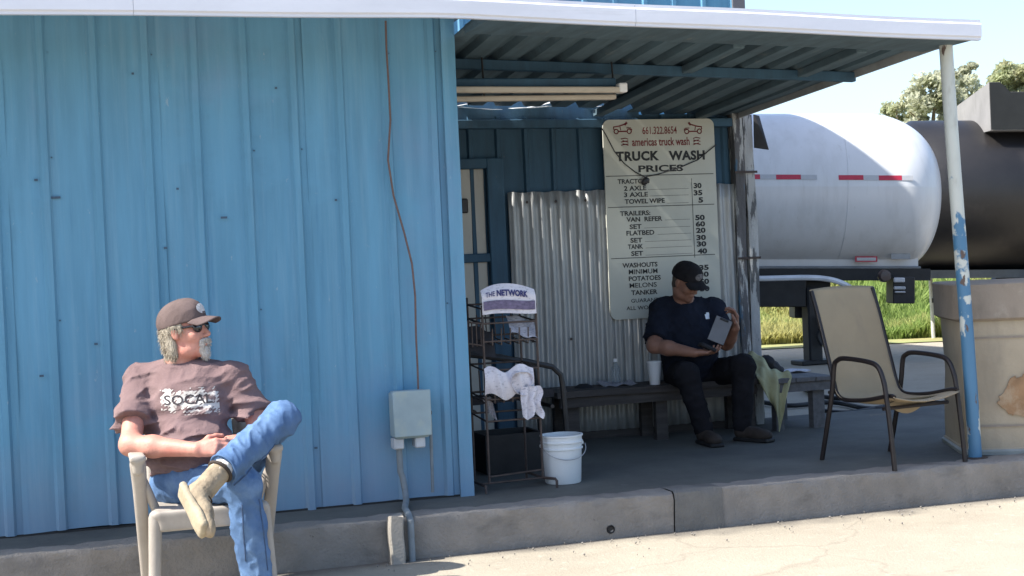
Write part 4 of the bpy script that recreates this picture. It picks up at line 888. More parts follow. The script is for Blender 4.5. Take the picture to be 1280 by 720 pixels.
# ===== man in the resin chair
m1 = person('person', 'man in brown T-shirt, jeans and cap sitting cross-legged in a resin chair', (.6, 6.6, 0))
PV = at(247, 600, Y=6.75); CH = at(232, 500, Y=6.87); NB = at(226, 456, Y=6.91); HC = at(231, 413, Y=6.87)
RS = at(174, 474, Y=7.00); LS = at(294, 470, Y=6.82); RE = at(163, 556, Y=6.70); RW = at(246, 562, Y=6.50)
LE = at(330, 545, Y=6.74); LW = at(306, 549, Y=6.56)
RH = at(213, 604, Y=6.82); LH = at(280, 602, Y=6.82); RK = at(303, 606, Y=6.40); RA = at(323, 733, Y=6.44)
LK = at(352, 524, Y=6.55); LA = at(273, 591, Y=6.27)
HM = frame((.83, -.55, .12), (-.10, .04, 1))
hp, HW1 = head_prims(HC, HM, 1.06)
body1 = hp+[cone(HW1(0, -.022, -.06), NB+Vector((0, .01, -.04)), .060, .066, .03), cone(NB+Vector((0, .01, -.05)), PV, .09, .11, .05), cone(NB+Vector((0, 0, -.07)), RS, .06, .055, .04), cone(NB+Vector((0, 0, -.07)), LS, .06, .055, .04),
        cone(RS, RE, .056, .046, .03), cone(RE, RE.lerp(RW, .35), .046, .046, .03), cone(RE.lerp(RW, .35), RW, .046, .031, .03), cone(LS, LE, .056, .046, .03), cone(LE, LE.lerp(LW, .35), .046, .045, .03), cone(LE.lerp(LW, .35), LW, .045, .031, .03),
        cone(RH, LH, .08, .08, .03), cone(RH, RK, .07, .045, .03), cone(RK, RA, .045, .04, .03), cone(LH, LK, .07, .045, .03), cone(LK, LA, .045, .04, .03)]
RWd = (at(292, 556, Y=6.44)-RW).normalized(); LWd = (at(268, 556, Y=6.46)-LW).normalized()
body1 += hand_prims(RW, RWd, (.1, .9, -.35), (.0, -.25, 1), (28, 30, 20))
body1 += hand_prims(LW, LWd, (-.1, .35, -.9), (0, -.9, -.1), (18, 30, 25))
pos, F = sdf_mesh(body1, .0045); mk_np('body', pos, F, SKIN1, m1)
# hair, beard, glasses, cap
E1 = lambda p, r, k=.012, **kw: ell(HW1(*p), np.array(r)*1.06, k, HM, **kw)
cutf = (HW1(0, -.022, 0), HM@np.array((0, 1, -.12)))
pos, F = sdf_mesh([E1((0, -.020, .006), (.084, .096, .090), cuts=[cutf]), E1((0, -.052, -.050), (.074, .056, .062), cuts=[cutf]), E1((0, -.078, -.10), (.050, .026, .045)), E1((.074, .016, .018), (.009, .016, .026)), E1((-.074, .016, .018), (.009, .016, .026)), E1((.062, -.040, -.065), (.020, .026, .052)), E1((-.062, -.040, -.065), (.020, .026, .052)), E1((.078, -.012, .022), (.010, .022, .014)), E1((-.078, -.012, .022), (.010, .022, .014))], .004, folds(.0028, .028, 8, (2, 2, .6)))
ho = mk_np('hair', pos, F, HAIR1, m1); strands(pos, F, 4200, .022, (-.1, .05, -1), .22, .0009, HAIR1, ho, 3)
pos, F = sdf_mesh([E1((0, .080, -.108), (.024, .018, .030)), E1((0, .072, -.092), (.032, .018, .020)), E1((.0, .096, -.053), (.030, .011, .009)), E1((.027, .084, -.068), (.010, .012, .02)), E1((-.027, .084, -.068), (.010, .012, .02))], .0035, folds(.003, .02, 9))
ho = mk_np('goatee', pos, F, BEARD, m1); strands(pos, F, 1400, .010, tuple(Vector(HM[:, 1])*.3+Vector((0, 0, -1))), .5, .0009, BEARD, ho, 4)
gl = None
pos, F = sdf_mesh([E1((.034, .082, .004), (.033, .014, .024)), E1((-.034, .082, .004), (.033, .014, .024)), cone(HW1(-.012, .097, .012), HW1(.012, .097, .012), .005, .005, .006), cone(HW1(.060, .075, .012), HW1(.083, -.005, .012), .006, .005, .006), cone(HW1(-.060, .075, .012), HW1(-.083, -.005, .012), .006, .005, .006)], .0035)
mk_np('sunglasses', pos, F, LENS, m1)
cap_build(HC, HM, 1.07, CAP1, m1, emblem=mat('white_cap_patch', (.55, .52, .50), .9, .3, 60, bump=.2))
# T-shirt
tf = (Vector((-.45, -.95, .26))).normalized(); flat = (tuple(tf), 1.5)
hemR = RS.lerp(RE, .70); hemL = LS.lerp(LE, .66); dR = (RE-RS).normalized(); dL = (LE-LS).normalized()
hipz = at(240, 592, Y=6.80).z
neckcut = (NB+Vector((0, 0, .012)), (.05, -.25, 1))
shirt = [cone(at(236, 578, Y=6.77), at(233, 500, Y=6.87), .188, .196, .06, flat=(tuple(tf), 1.42), cuts=[((0, 0, hipz), (0, 0, -1))]), cone(CH, NB+Vector((0, .02, -.09)), .19, .12, .06, flat=flat),
         ell(at(240, 558, Y=6.73), (.15, .13, .12), .06), cone(RS+Vector((.03, 0, -.005)), LS+Vector((-.03, 0, -.005)), .066, .066, .05), cone(NB+Vector((0, .015, -.015)), RS, .052, .060, .05, cuts=[neckcut]), cone(NB+Vector((0, .015, -.015)), LS, .052, .060, .05, cuts=[neckcut]),
         cone(RS, hemR+dR*.08, .066, .100, .035, cuts=[(hemR, dR)]), cone(LS, hemL+dL*.08, .066, .096, .035, cuts=[(hemL, dL)]),
         cone(NB+Vector((0, .0, -.08)), NB+Vector((0, 0, .03)), .10, .074, .03, cuts=[neckcut])]
def shirt_d(X, Y, Z):
    a_ = folds(.014, .17, 21, (1, 1, 1.5))(X, Y, Z); b_ = folds(.007, .08, 23, (.8, 1, 1.5))(X, Y, Z)
    zl = np.clip((1.02-Z)/.30, 0, 1)
    hf = .009*np.sin(Z*74+1.6*np.sin(X*9)+X*10)*zl
    return (a_*(.55+.7*zl)+b_*.8+hf).astype(np.float32)
pos, F = sdf_mesh(shirt, .006, shirt_d); sh1 = mk_np('t_shirt', pos, F, SHIRT1, m1)
MB().tube([NB+Vector((.082*math.cos(t), .004+.078*math.sin(t), .006+.018*math.sin(t)-.004*math.cos(t))) for t in [k*math.pi/14 for k in range(28)]], .0085, 8, closed=True).build('collar', SHIRT1, sh1, 'all')
# print wrapped to the chest
from mathutils.bvhtree import BVHTree
def wrapper(pos, F):
    bv = BVHTree.FromPolygons([tuple(p) for p in pos], [tuple(f) for f in F])
    def w(p, off=.0022):
        h = bv.ray_cast(Vector((p[0], p[1]-.6, p[2])), Vector((0, 1, 0))); 
        return (h[0]+Vector((0, -off, 0))) if h[0] is not None else Vector(p)
    return w
wr = wrapper(pos, F)
pa = at(203, 521, Y=6.70); pb = at(274, 483, Y=6.70)
nu_, nv_ = 90, 52; gv = []; gf = []; gr = np.random.default_rng(77); fw = [(gr.normal(size=2)*k_, gr.uniform(0, 6.3)) for k_ in (6, 9, 14, 20, 30, 45, 60)]
def pn(u, v): return sum(math.sin(w_[0]*u*1.6+w_[1]*v+ph_) for w_, ph_ in fw)/len(fw)
for i_ in range(nu_+1):
    for j_ in range(nv_+1): gv.append(wr((pa.x+(pb.x-pa.x)*i_/nu_, 6.70, pa.z+(pb.z-pa.z)*j_/nv_)))
for i_ in range(nu_):
    for j_ in range(nv_):
        u, v = i_/nu_, j_/nv_; e = min(u*1.4, (1-u)*1.4, v, (1-v))
        lim = .16 if .28 < v < .80 and .05 < u < .95 else .02
        if pn(u, v) < lim-.05+1.2*min(e, .22)-(.12 if v > .78 or v < .25 else 0): gf.append((i_*(nv_+1)+j_, (i_+1)*(nv_+1)+j_, (i_+1)*(nv_+1)+j_+1, i_*(nv_+1)+j_+1))
mk('shirt_print', gv, gf, PRINT, sh1, 'all')
vs, fs = text('SOCAL', at(206, 500, Y=6.70).x, at(266, 500, Y=6.70).x, at(230, 506, Y=6.70).z, at(230, 494, Y=6.70).z, 6.70, PRINTD, None, .012, keep=True)
bm = bmesh.new(); bv_ = [bm.verts.new(v) for v in vs]
for f in fs:
    try: bm.faces.new([bv_[i] for i in f])
    except ValueError: pass
bmesh.ops.triangulate(bm, faces=bm.faces); bmesh.ops.subdivide_edges(bm, edges=bm.edges, cuts=1); bm.verts.index_update()
mk('lettering', [wr(v.co, .0045) for v in bm.verts], [[v.index for v in f.verts] for f in bm.faces], PRINTD, sh1); bm.free()
# jeans
anR = (RA-RK).normalized(); anL = (LA-LK).normalized(); hemLp = LA-anL*.035
jeans = [ell(PV+Vector((-.005, .0, -.005)), (.185, .14, .115), .05), cone(RH, RK, .098, .076, .04), cone(LH, LK, .098, .074, .04), ell(RK, (.076, .074, .076), .03), ell(LK, (.076, .074, .074), .03),
         cone(RK, RK.lerp(RA, .4), .076, .074, .03), cone(RK.lerp(RA, .4), RA, .074, .070, .03, cuts=[(RA+anR*.03, anR)]), cone(LK, LK.lerp(LA, .45), .072, .072, .03), cone(LK.lerp(LA, .45), LA, .072, .066, .03, cuts=[(hemLp, anL)])]
def jd(X, Y, Z): return folds(.008, .16, 31, (1.2, .8, 1.2))(X, Y, Z)+folds(.0045, .06, 33, (1.2, .6, .9))(X, Y, Z)
pos, F = sdf_mesh(jeans, .006, jd); j1 = mk_np('jeans', pos, F, JEANS, m1)
MB().tube([hemLp+(Vector((0, 0, 1)).cross(anL).normalized()*math.cos(t)+anL.cross(Vector((0, 0, 1)).cross(anL).normalized())*math.sin(t))*.066 for t in [k*math.pi/12 for k in range(24)]], .0045, 6, closed=True).build('hem', JEANS, j1, 'all')
wj = wrapper(pos, F)
def seam(pts, nm='seam'):
    P = smoothpts([Vector((p_.x, p_.y, p_.z)) for p_ in [at(x_, y_, Y=6.4) for x_, y_ in pts]], 10); Q = [wj(q_, .001) for q_ in P]; Q = [q_ for q_ in Q if q_.y < 6.9]
    if len(Q) > 3: MB().tube(Q, .0032, 5).build(nm, SEAMM, j1, True)
SEAMM = mat('dark_denim_seam', (.05, .085, .16), .9, .2, 40, bump=0)
seam([(345, 556), (325, 574), (306, 590), (290, 604)]); seam([(322, 622), (326, 650), (330, 680), (334, 712)]); seam([(300, 628), (302, 660), (306, 700)])
# sock and shoes
pos, F = sdf_mesh([cone(hemLp-anL*.03, LA+anL*.005, .050, .046, .02)], .005, folds(.003, .03, 41)); mk_np('sock', pos, F, SOCK, m1)
hl = at(236, 617, Y=6.205); ft = (at(262, 666, Y=6.03)-hl).normalized(); sn = (anL-ft*anL.dot(ft)).normalized(); wd = ft.cross(sn)
fm = np.array([list(wd), list(ft), list(sn)]).T
S_ = lambda x, y, z: np.array(hl)+fm@np.array((x, y, z))
shoe = [ell(S_(0, .02, -.02), (.040, .052, .048), .03, fm), ell(S_(0, .10, -.022), (.044, .075, .040), .03, fm), ell(S_(0, .185, -.006), (.048, .065, .030), .03, fm), cone(S_(0, .03, -.025), LA-anL*.01, .050, .049, .025)]
pos, F = sdf_mesh(shoe, .005, folds(.003, .03, 43)); sh_ = mk_np('shoe', pos, F, SUEDE, m1)
pos, F = sdf_mesh([rbox(S_(0, .09, .018), (.045, .130, .016), .013, .02, fm), ell(S_(0, .16, .016), (.055, .065, .018), .02, fm)], .005, folds(.0015, .02, 44)); mk_np('sole', pos, F, SOLE, sh_)
lin = []; du = (LA-Vector(S_(0, .03, -.025))).normalized(); d1 = du.cross(ft).normalized(); d2 = du.cross(d1)
MB().tube([LA-anL*.012+(d1*math.cos(t)+d2*math.sin(t))*.053 for t in [k*math.pi/10 for k in range(20)]], .008, 6, closed=True).build('shoe_collar', BOOT, sh_, 'all')
for k in range(4): MB().tube(smoothpts([S_(-.032, .065+.024*k, -.058+.009*k), S_(0, .072+.024*k, -.073+.011*k), S_(.032, .065+.024*k, -.058+.009*k)], 4), .0035, 5).build('lace', BOOT, sh_, True)
g0 = Vector((RA.x, RA.y, 0)); tdir = Vector((.15, -1, 0)).normalized()
shoe = [ell((RA.x, RA.y+.01, .06), (.045, .055, .055), .03), ell(g0+tdir*.08+Vector((0, 0, .055)), (.046, .085, .048), .03), ell(g0+tdir*.17+Vector((0, 0, .04)), (.05, .07, .036), .03), cone((RA.x, RA.y, .08), (RA.x, RA.y, .14), .052, .05, .02)]
shoe = [dict(p) for p in shoe]; pos, F = sdf_mesh(shoe, .006); pos[:, 2] = np.maximum(pos[:, 2], .012); sh_ = mk_np('shoe', pos, F, SUEDE, m1)
MB().bar(g0-tdir*.05+Vector((0, 0, .008)), g0+tdir*.235+Vector((0, 0, .008)), .10, .024, bev=.01).build('sole', SOLE, sh_)

# ===== resin armchair under him
rc = thing('resin_armchair', 'dusty white resin armchair on the lot under the man in jeans', 'chair', (.62, 6.75, 0))
ALx = at(172, 575, Y=6.52).x; ARx = at(344, 572, Y=6.52).x; az = at(172, 568, Y=6.52).z; seatz = .445
cxx = (ALx+ARx)/2
FLx = at(194, 640, Y=6.46).x; FRx = at(330, 640, Y=6.46).x
def bxp(c, h, r=.012, M=None): return rbox(c, h, r, .014, M)
parts = {'seat': [bxp((cxx, 6.70, seatz-.02), (.235, .25, .014)), bxp((cxx, 6.455, seatz-.045), (.225, .014, .045)), cone((FLx-.0, 6.47, seatz-.02), (FLx+.0, 6.48, seatz-.05), .026, .026), cone((FRx, 6.47, seatz-.02), (FRx, 6.48, seatz-.05), .026, .026)]}
pos, F = sdf_mesh(parts['seat'], .007); mk_np('seat', pos, F, CHAIRP, rc)
for sx, x in ((-1, FLx), (1, FRx)):
    pos, F = sdf_mesh([cone((x, 6.47, seatz-.03), (x+sx*.025, 6.43, .01), .030, .024, flat=((0, 1, 0), 1.2)), ], .006); pos[:, 2] = np.maximum(pos[:, 2], -.003); mk_np('leg', pos, F, CHAIRP, rc)
for sx, x in ((-1, ALx), (1, ARx)):
    xl = x+sx*-.0
    pos, F = sdf_mesh([cone((xl, 6.54, az-.05), (xl-sx*.035, 6.86, .012), .031, .026, flat=((0, 1, 0), 1.3)), cone((xl, 6.53, az-.03), (xl-sx*.01, 6.60, az-.13), .030, .026)], .006); pos[:, 2] = np.maximum(pos[:, 2], -.003); mk_np('leg', pos, F, CHAIRP, rc)
    pos, F = sdf_mesh([rbox((xl, 6.61, az-.016), (.034, .125, .013), .010, .02), cone((xl, 6.72, az-.022), (xl-sx*.02, 6.99, az+.05), .032, .026, flat=((0, 0, 1), 1.3)), cone((xl, 6.515, az-.03), (xl, 6.525, az-.07), .028, .024), cone((xl-sx*.02, 6.60, az-.12), (cxx+sx*.222, 6.64, seatz-.02), .020, .020)], .006); mk_np('armrest', pos, F, CHAIRP, rc)
bk = []
for i_ in range(7):
    x = cxx-.19+i_*.0633; bk.append(cone((x, 6.94, seatz-.01), (x*.96+cxx*.04, 7.055, .83), .020, .018, flat=((0, 1, 0), 2.2)))
bk += [cone((cxx-.21, 7.05, .82), (cxx+.21, 7.05, .82), .03, .03, flat=((0, 1, 0), 2)), cone((cxx-.225, 6.94, seatz), (cxx-.21, 7.05, .82), .026, .024), cone((cxx+.225, 6.94, seatz), (cxx+.21, 7.05, .82), .026, .024)]
pos, F = sdf_mesh(bk, .007); mk_np('backrest', pos, F, CHAIRP, rc)

# ===== man on the bench
m2 = person('person', 'man in navy T-shirt and black cap sitting on the bench reading', (4.1, 9.2, SZ))
PV = at(868, 466, Y=9.32); NB = at(856, 378, Y=9.30); HC = at(858, 352, Y=9.20)
RS = at(826, 386, Y=9.34); LS = at(893, 386, Y=9.30); RE = at(818, 432, Y=9.16); RW = at(868, 441, Y=8.93)
LE = at(908, 428, Y=9.12); LW = at(919, 410, Y=8.93)
RH = at(848, 468, Y=9.32); LH = at(892, 468, Y=9.32); RK = at(858, 468, Y=8.87); LK = at(929, 458, Y=8.86)
RA = at(880, 538, Y=8.84); LA = at(928, 536, Y=8.84); RA.z = max(RA.z, SZ+.09); LA.z = max(LA.z, SZ+.09)
HM = frame((.34, -.82, -.50), (.10, -.42, 1))
hp, HW2 = head_prims(HC, HM, 1.0)
b2 = hp+[cone(HW2(0, -.028, -.06), NB+Vector((0, .02, -.04)), .062, .07, .03), cone(NB+Vector((0, .03, -.05)), PV, .10, .13, .05), cone(NB+Vector((0, .02, -.06)), RS, .06, .058, .04), cone(NB+Vector((0, .02, -.06)), LS, .06, .058, .04),
     cone(RS, RE, .058, .05, .03), cone(RE, RE.lerp(RW, .35), .05, .048, .03), cone(RE.lerp(RW, .35), RW, .048, .031, .03), cone(LS, LE, .058, .05, .03), cone(LE, LE.lerp(LW, .35), .05, .047, .03), cone(LE.lerp(LW, .35), LW, .047, .031, .03),
     cone(RH, LH, .08, .08, .03), cone(RH, RK, .07, .045, .03), cone(RK, RA, .045, .04, .03), cone(LH, LK, .07, .045, .03), cone(LK, LA, .045, .04, .03)]
b2 += hand_prims(RW, (.85, -.35, -.02), (-.05, .25, 1), (.3, .8, .2), (16, 22, 18)); b2 += hand_prims(LW, (-.05, -.18, 1), (-.85, .1, .1), (-.25, -.9, 0), (30, 40, 30))
pos, F = sdf_mesh(b2, .0048); mk_np('body', pos, F, SKIN2, m2)
E2 = lambda p, r, k=.012, **kw: ell(HW2(*p), np.array(r), k, HM, **kw)
cutf = (HW2(0, -.012, 0), HM@np.array((0, 1, .1)))
pos, F = sdf_mesh([E2((0, -.018, .008), (.080, .094, .088), cuts=[cutf]), E2((0, -.045, -.045), (.066, .055, .045), cuts=[cutf])], .0045, folds(.002, .02, 48)); mk_np('hair', pos, F, HAIR2, m2)
for sx in (-1, 1): MB().lathe([(0, .011), (.006, .009), (.010, .004), (.011, 0), (.0, -.01)], Vector(HW2(sx*.032, .076, .002)), 12, tuple(HM@np.array((0, 1, 0)))).build('eye', EYEW, m2, True)
cap_build(HC, HM, 1.05, CAPB, m2, emblem=mat('grey_cap_stitching', (.14, .13, .13), .9, .6, 70, bump=.2))
tf = Vector((.25, -.97, 0)); neckcut = (NB+Vector((0, 0, .02)), (.1, -.5, 1)); flat = (tuple(tf), 1.3)
hemR = RS.lerp(RE, .86); hemL = LS.lerp(LE, .74); dR = (RE-RS).normalized(); dL = (LE-LS).normalized(); CH = at(858, 412, Y=9.30)
shirt = [cone(at(862, 452, Y=9.28), CH, .205, .20, .07, flat=(tuple(tf), 1.2)), cone(CH, NB+Vector((0, .03, -.08)), .195, .12, .06, flat=flat), ell(at(866, 432, Y=9.20), (.18, .16, .15), .07),
         cone(RS+Vector((.03, 0, 0)), LS+Vector((-.03, 0, 0)), .07, .07, .05), cone(NB+Vector((0, .03, -.01)), RS, .055, .066, .05, cuts=[neckcut]), cone(NB+Vector((0, .03, -.01)), LS, .055, .066, .05, cuts=[neckcut]),
         cone(RS, hemR+dR*.07, .076, .088, .035, cuts=[(hemR, dR)]), cone(LS, hemL+dL*.07, .074, .084, .035, cuts=[(hemL, dL)]), cone(NB+Vector((0, .02, -.08)), NB+Vector((0, .01, .03)), .10, .078, .03, cuts=[neckcut])]
pos, F = sdf_mesh(shirt, .0075, lambda X, Y, Z: folds(.010, .14, 51, (1, 1, 1.4))(X, Y, Z)+folds(.004, .06, 52)(X, Y, Z)); sh2 = mk_np('t_shirt', pos, F, NAVY, m2)
wr = wrapper(pos, F); ba = at(891, 395, Y=9.1)
MB().grid(lambda u, v: wr((ba.x-.022+u*.044, 9.1, ba.z-.022+v*.044*(1 if u > .35 else .75)), .004), 6, 6).build('chest_badge', FOAM, sh2)
tr = [ell(PV+Vector((0, -.01, -.01)), (.20, .16, .12), .06), cone(RH, RK, .105, .082, .05), cone(LH, LK, .105, .082, .05), cone(RK, RA, .082, .064, .03, cuts=[(RA+Vector((0, 0, -.03)), (0, 0, -1))]), cone(LK, LA, .082, .064, .03, cuts=[(LA+Vector((0, 0, -.03)), (0, 0, -1))])]
pos, F = sdf_mesh(tr, .0075, folds(.008, .10, 53)); mk_np('trousers', pos, F, PANTS, m2)
for an, td in ((RA, Vector((-.05, -1, 0))), (LA, Vector((.45, -.9, 0)))):
    td.normalize(); g0 = Vector((an.x, an.y, SZ)); q = np.array([list(td.cross(Vector((0, 0, 1)))), list(td), [0, 0, 1]]).T
    bt_ = [ell(g0+Vector((0, 0, .055)), (.046, .055, .05), .03, q), ell(g0+td*.09+Vector((0, 0, .05)), (.048, .08, .045), .03, q), ell(g0+td*.17+Vector((0, 0, .042)), (.052, .065, .04), .03, q), cone(g0+Vector((0, 0, .06)), g0+Vector((0, 0, .15)), .052, .052, .02)]
    pos, F = sdf_mesh(bt_, .006); pos[:, 2] = np.maximum(pos[:, 2], SZ+.015); bo = mk_np('boot', pos, F, BOOT, m2)
    MB().bar(g0-td*.05+Vector((0, 0, .010)), g0+td*.232+Vector((0, 0, .010)), .098, .026, bev=.008).build('boot_sole', RUBBER, bo)
# what he reads
ta_ = at(901, 410, Y=8.90); n1 = Vector((-.35, -.55, .75)).normalized()
tabl = thing('clipboard', 'grey-blue clipboard held up by the man on the bench', 'clipboard', ta_)
ux = Vector((.42, -.05, .9)).normalized(); uy = Vector((.86, -.30, -.42)).normalized()
c0_ = at(900, 413, Y=8.90)
MB().add([], [])
nn_ = ux.cross(uy).normalized()
MB().box(c0_, (.17, .115, .006), Matrix((ux, uy, nn_)).transposed(), .003).build('board', mat('grey_blue_board', (.15, .16, .18), .5, .1, 10, bump=.05), tabl)
MB().box(c0_+ux*.075-nn_*.006, (.014, .06, .012), Matrix((ux, uy, nn_)).transposed(), .003).build('clip', BLACKM, tabl)
bk_ = thing('dark_wallet', 'dark folded wallet resting in the hands of the man on the bench', 'wallet', at(884, 434, Y=8.87))
pos, F = sdf_mesh([rbox(at(884, 434, Y=8.875), (.06, .035, .014), .01, .01, np.array(Matrix.Rotation(R(25), 3, 'Y')))], .005, folds(.003, .05, 61)); mk_np('leather', pos, F, BAG, bk_)

# ------------------------------------------------------------------ tankers beyond the porch
AX = CR.copy(); AXh = Vector((AX.x, AX.y, 0)).normalized(); NRM = Vector((-AXh.y*-1, 0, 0))
SIDE = Vector((AXh.y, -AXh.x, 0)).normalized()           # towards the camera
DT = 18.95; tip = at(1168, 238, D=DT); rT = .985
tk = thing('white_tank_trailer', 'white tank trailer with red and silver tape parked beyond the porch', 'tank trailer', Vector((tip.x, tip.y, 0))-AXh*4)
def along(s, lat=0, z=0, base=tip): return base+AX*s+SIDE*lat+Vector((0, 0, z))
prof = []; LT = 8.5; hd = .72
for k in range(13): t = k/12*math.pi/2; prof.append((rT*math.sin(t)**.8 if t else 0, LT+hd-hd+hd*math.cos(t)))
prof = [(r, z) for r, z in prof]; prof = [(0, -.5), (rT*.6, -.42), (rT*.9, -.2), (rT, 0)]+[(rT, LT*k/8) for k in range(1, 8)]+prof[::-1]
# dome slightly lower than the tip: axis starts LT+hd before the tip
tb0 = tip-AX*(LT+hd)
e1 = SIDE; e2 = AX.cross(SIDE); e2 = e2 if e2.z > 0 else -e2
def shell(u, v):
    th = 2*math.pi*u; c_, s_ = math.cos(th), math.sin(th); S0 = LT+.10-.24*s_; tp_ = LT+hd-.12*abs(s_)**2*(s_ > 0)
    if v < .06: r_ = rT*math.sqrt(v/.06)*.999+1e-4; ss = -.45*(1-v/.06)
    elif v < .5: r_ = rT; ss = (v-.06)/.44*S0
    else:
        t_ = (v-.5)/.5*math.pi/2; r_ = rT*max(1e-4, math.cos(t_))**.72; ss = S0+(LT+hd-S0)*math.sin(t_)**1.15
    return tb0+AX*ss+(e1*c_+e2*s_)*r_
MB().grid(shell, 72, 50).build('tank_shell', TANKW, tk, 'all')
for s_ in (LT-2.35, LT-.62):
    MB().tube([tb0+AX*s_+(e1*math.cos(t_)+e2*math.sin(t_))*(rT-.001) for t_ in [k*math.pi/36 for k in range(72)]], .006, 5, closed=True).build('weld_seam', TANKW, tk, True)
for s in (2.2, 4.6, 6.6):
    pass
# lower side skirt with rail
sk0 = tb0; zb = -.93
def skirt(u, v): p = tb0+AX*(u*(LT+.36)); return p+SIDE*(.42-.02*v)+Vector((0, 0, -.80-.20*v))
MB().grid(skirt, 10, 3, tuple(-SIDE*.02)).build('side_skirt', TANKW, tk, True)
p0 = tb0+SIDE*.43+Vector((0, 0, -1.0)); MB().bar(p0, p0+AX*(LT+.38), .05, .035, bev=.01).build('skirt_rail', mat('grey_rail', (.16, .17, .18), .5), tk)
p0 = tb0+SIDE*.2+Vector((0, 0, -1.09)); MB().bar(p0, p0+AX*(LT+.5), .5, .15).build('frame_rail', CHASSIS, tk)
# tape
def tape(x0, x1, y, m):
    a_ = at(x0, y, D=18.0); b_ = at(x1, y, D=18.0)
    def pr(u):
        q = a_.lerp(b_, u); rel = q-tb0; s = rel.dot(AX); zz = rel.z-(AX*s).z; zz = max(-.95, min(.95, zz)); lat = math.sqrt(max(.01, (rT+.004)**2-zz*zz)); return s, zz
    s0, z0 = pr(0); s1, z1 = pr(1); hz = .03; vs = []
    for s, z in ((s0, z0), (s1, z1)):
        for e in (-hz, hz): vs.append(tb0+AX*s+SIDE*math.sqrt((rT+.005)**2-(z+e)**2)+Vector((0, 0, z+e)))
    mk('reflective_tape', vs, [(0, 2, 3, 1)], m, tk)
for x0, x1, m in ((925, 950, TAPER), (950, 970, TAPEW), (970, 1001, TAPER), (1001, 1021, TAPEW), (1048, 1079, TAPER), (1079, 1098, TAPEW), (1098, 1127, TAPER), (1127, 1141, TAPEW)): tape(x0, x1, 222+(x0-1040)*.008, m)
def placard(x0, x1, y0, y1, m, name='placard', off=.03):
    zc = (y0+y1)/2; c = at((x0+x1)/2, zc, D=18.2); rel = c-tb0; s = rel.dot(AX); z = rel.z-(AX*s).z
    lat = .47; z = max(z, -.97); w = (x1-x0)/100; h = (y1-y0)/100
    q = tb0+AX*s+SIDE*(max(.45, math.sqrt(max(.0, rT**2-z*z)))+off)+Vector((0, 0, z))
    return MB().box(q, (w, .008, h), Matrix((AX, SIDE, AX.cross(SIDE)*-1)).transposed()).build(name, m, tk)
placard(1071, 1099, 320.5, 327.5, TAPER, off=.06); placard(1073, 1097, 322, 326, TAPEW, off=.067); placard(1116, 1140, 317, 324, mat('grey_decal', (.30, .31, .32), .6), off=.06)
# pale curved pipe below the skirt
fp = [(900, 349), (960, 348), (1010, 347), (1035, 349), (1050, 353), (1062, 359), (1072, 368), (1078, 380)]
MB().tube(smoothpts([at(x, y, D=18.1) for x, y in fp], 4), .034, 8).build('fender_pipe', mat('pale_pipe', (.55, .57, .60), .4), tk, True)
# toolbox, lamp, mudflap, landing gear
def card(x0, x1, y0, y1, D, th, m, name, par=tk):
    a_ = at(x0, y1, D=D); b_ = at(x1, y0, D=D); c = (a_+b_)/2; w = (b_-a_).dot(AX); h = (x1 and (y1-y0))/FPX*D
    return MB().box(c, (w, th, h), Matrix((AX, SIDE, AX.cross(SIDE)*-1)).transposed(), .01).build(name, m, par)
card(1112, 1139, 346, 379, 18.3, .35, CHASSIS, 'tool_box'); card(1117, 1131, 347, 353, 18.1, .03, TAPEW, 'tail_label'); card(1117, 1132, 358, 362, 18.1, .03, mat('grey_label', (.35, .36, .37), .6), 'tail_label'); card(1118, 1132, 364, 366, 18.1, .03, TAPEW, 'tail_label')
lc = at(1106, 345, D=18.0); MB().lathe([(0, .05), (.06, .045), (.075, .02), (.08, -.04)], lc, 18, tuple(SIDE)).build('round_lamp', mat('dark_lamp_glass', (.06, .045, .045), .3), tk, True)
card(925, 1003, 350, 383, 18.7, .5, CHASSIS, 'spring_hanger'); card(990, 1034, 350, 397, 18.9, .4, CHASSIS, 'axle_bracket')
def leg_(x, y0, D, w=.17):
    a_ = at(x, y0, D=D); return MB().bar(a_, Vector((a_.x, a_.y, 0)), w, w, (1, 0, 0), .02)
leg_(1013, 360, 18.55, .19).build('landing_leg', CHASSIS, tk); lg = at(1013, 360, D=18.55); MB().span(lg.x-.24, lg.x+.24, lg.y-.16, lg.y+.16, -.005, .05, .01).build('landing_foot', CHASSIS, tk)
MB().tube(smoothpts([at(1022, 395, D=18.4), at(1027, 408, D=18.4), at(1022, 420, D=18.4), at(1028, 432, D=18.4)], 4), .03, 6).build('air_hose', CHASSIS, tk, True)
def wheel(c, par, r=.5):
    t = MB().lathe([(r*.55, -.13), (r*.9, -.14), (r, -.10), (r, .10), (r*.9, .14), (r*.55, .13), (r*.55, -.13)], c, 32, tuple(SIDE)).build('tyre', RUBBER, par, True)
    MB().lathe([(0, .06), (r*.2, .07), (r*.25, .02), (r*.5, .0), (r*.56, .12), (r*.56, -.12), (0, -.1)], c, 24, tuple(SIDE)).build('rim', TAPEW, t, True)
for s in (2.0, 3.3):
    for lat in (.85, -.85):
        q = tb0+AX*s+SIDE*lat; wheel(Vector((q.x, q.y, .495)), tk)
    q = tb0+AX*s; MB().bar(Vector((q.x, q.y, .5))-SIDE*.8, Vector((q.x, q.y, .5))+SIDE*.8, .14, .14).build('axle', CHASSIS, tk)
    MB().bar(Vector((q.x, q.y, .5)), q+Vector((0, 0, -1.1)), .5, .1, (1, 0, 0)).build('spring_hanger', CHASSIS, tk)

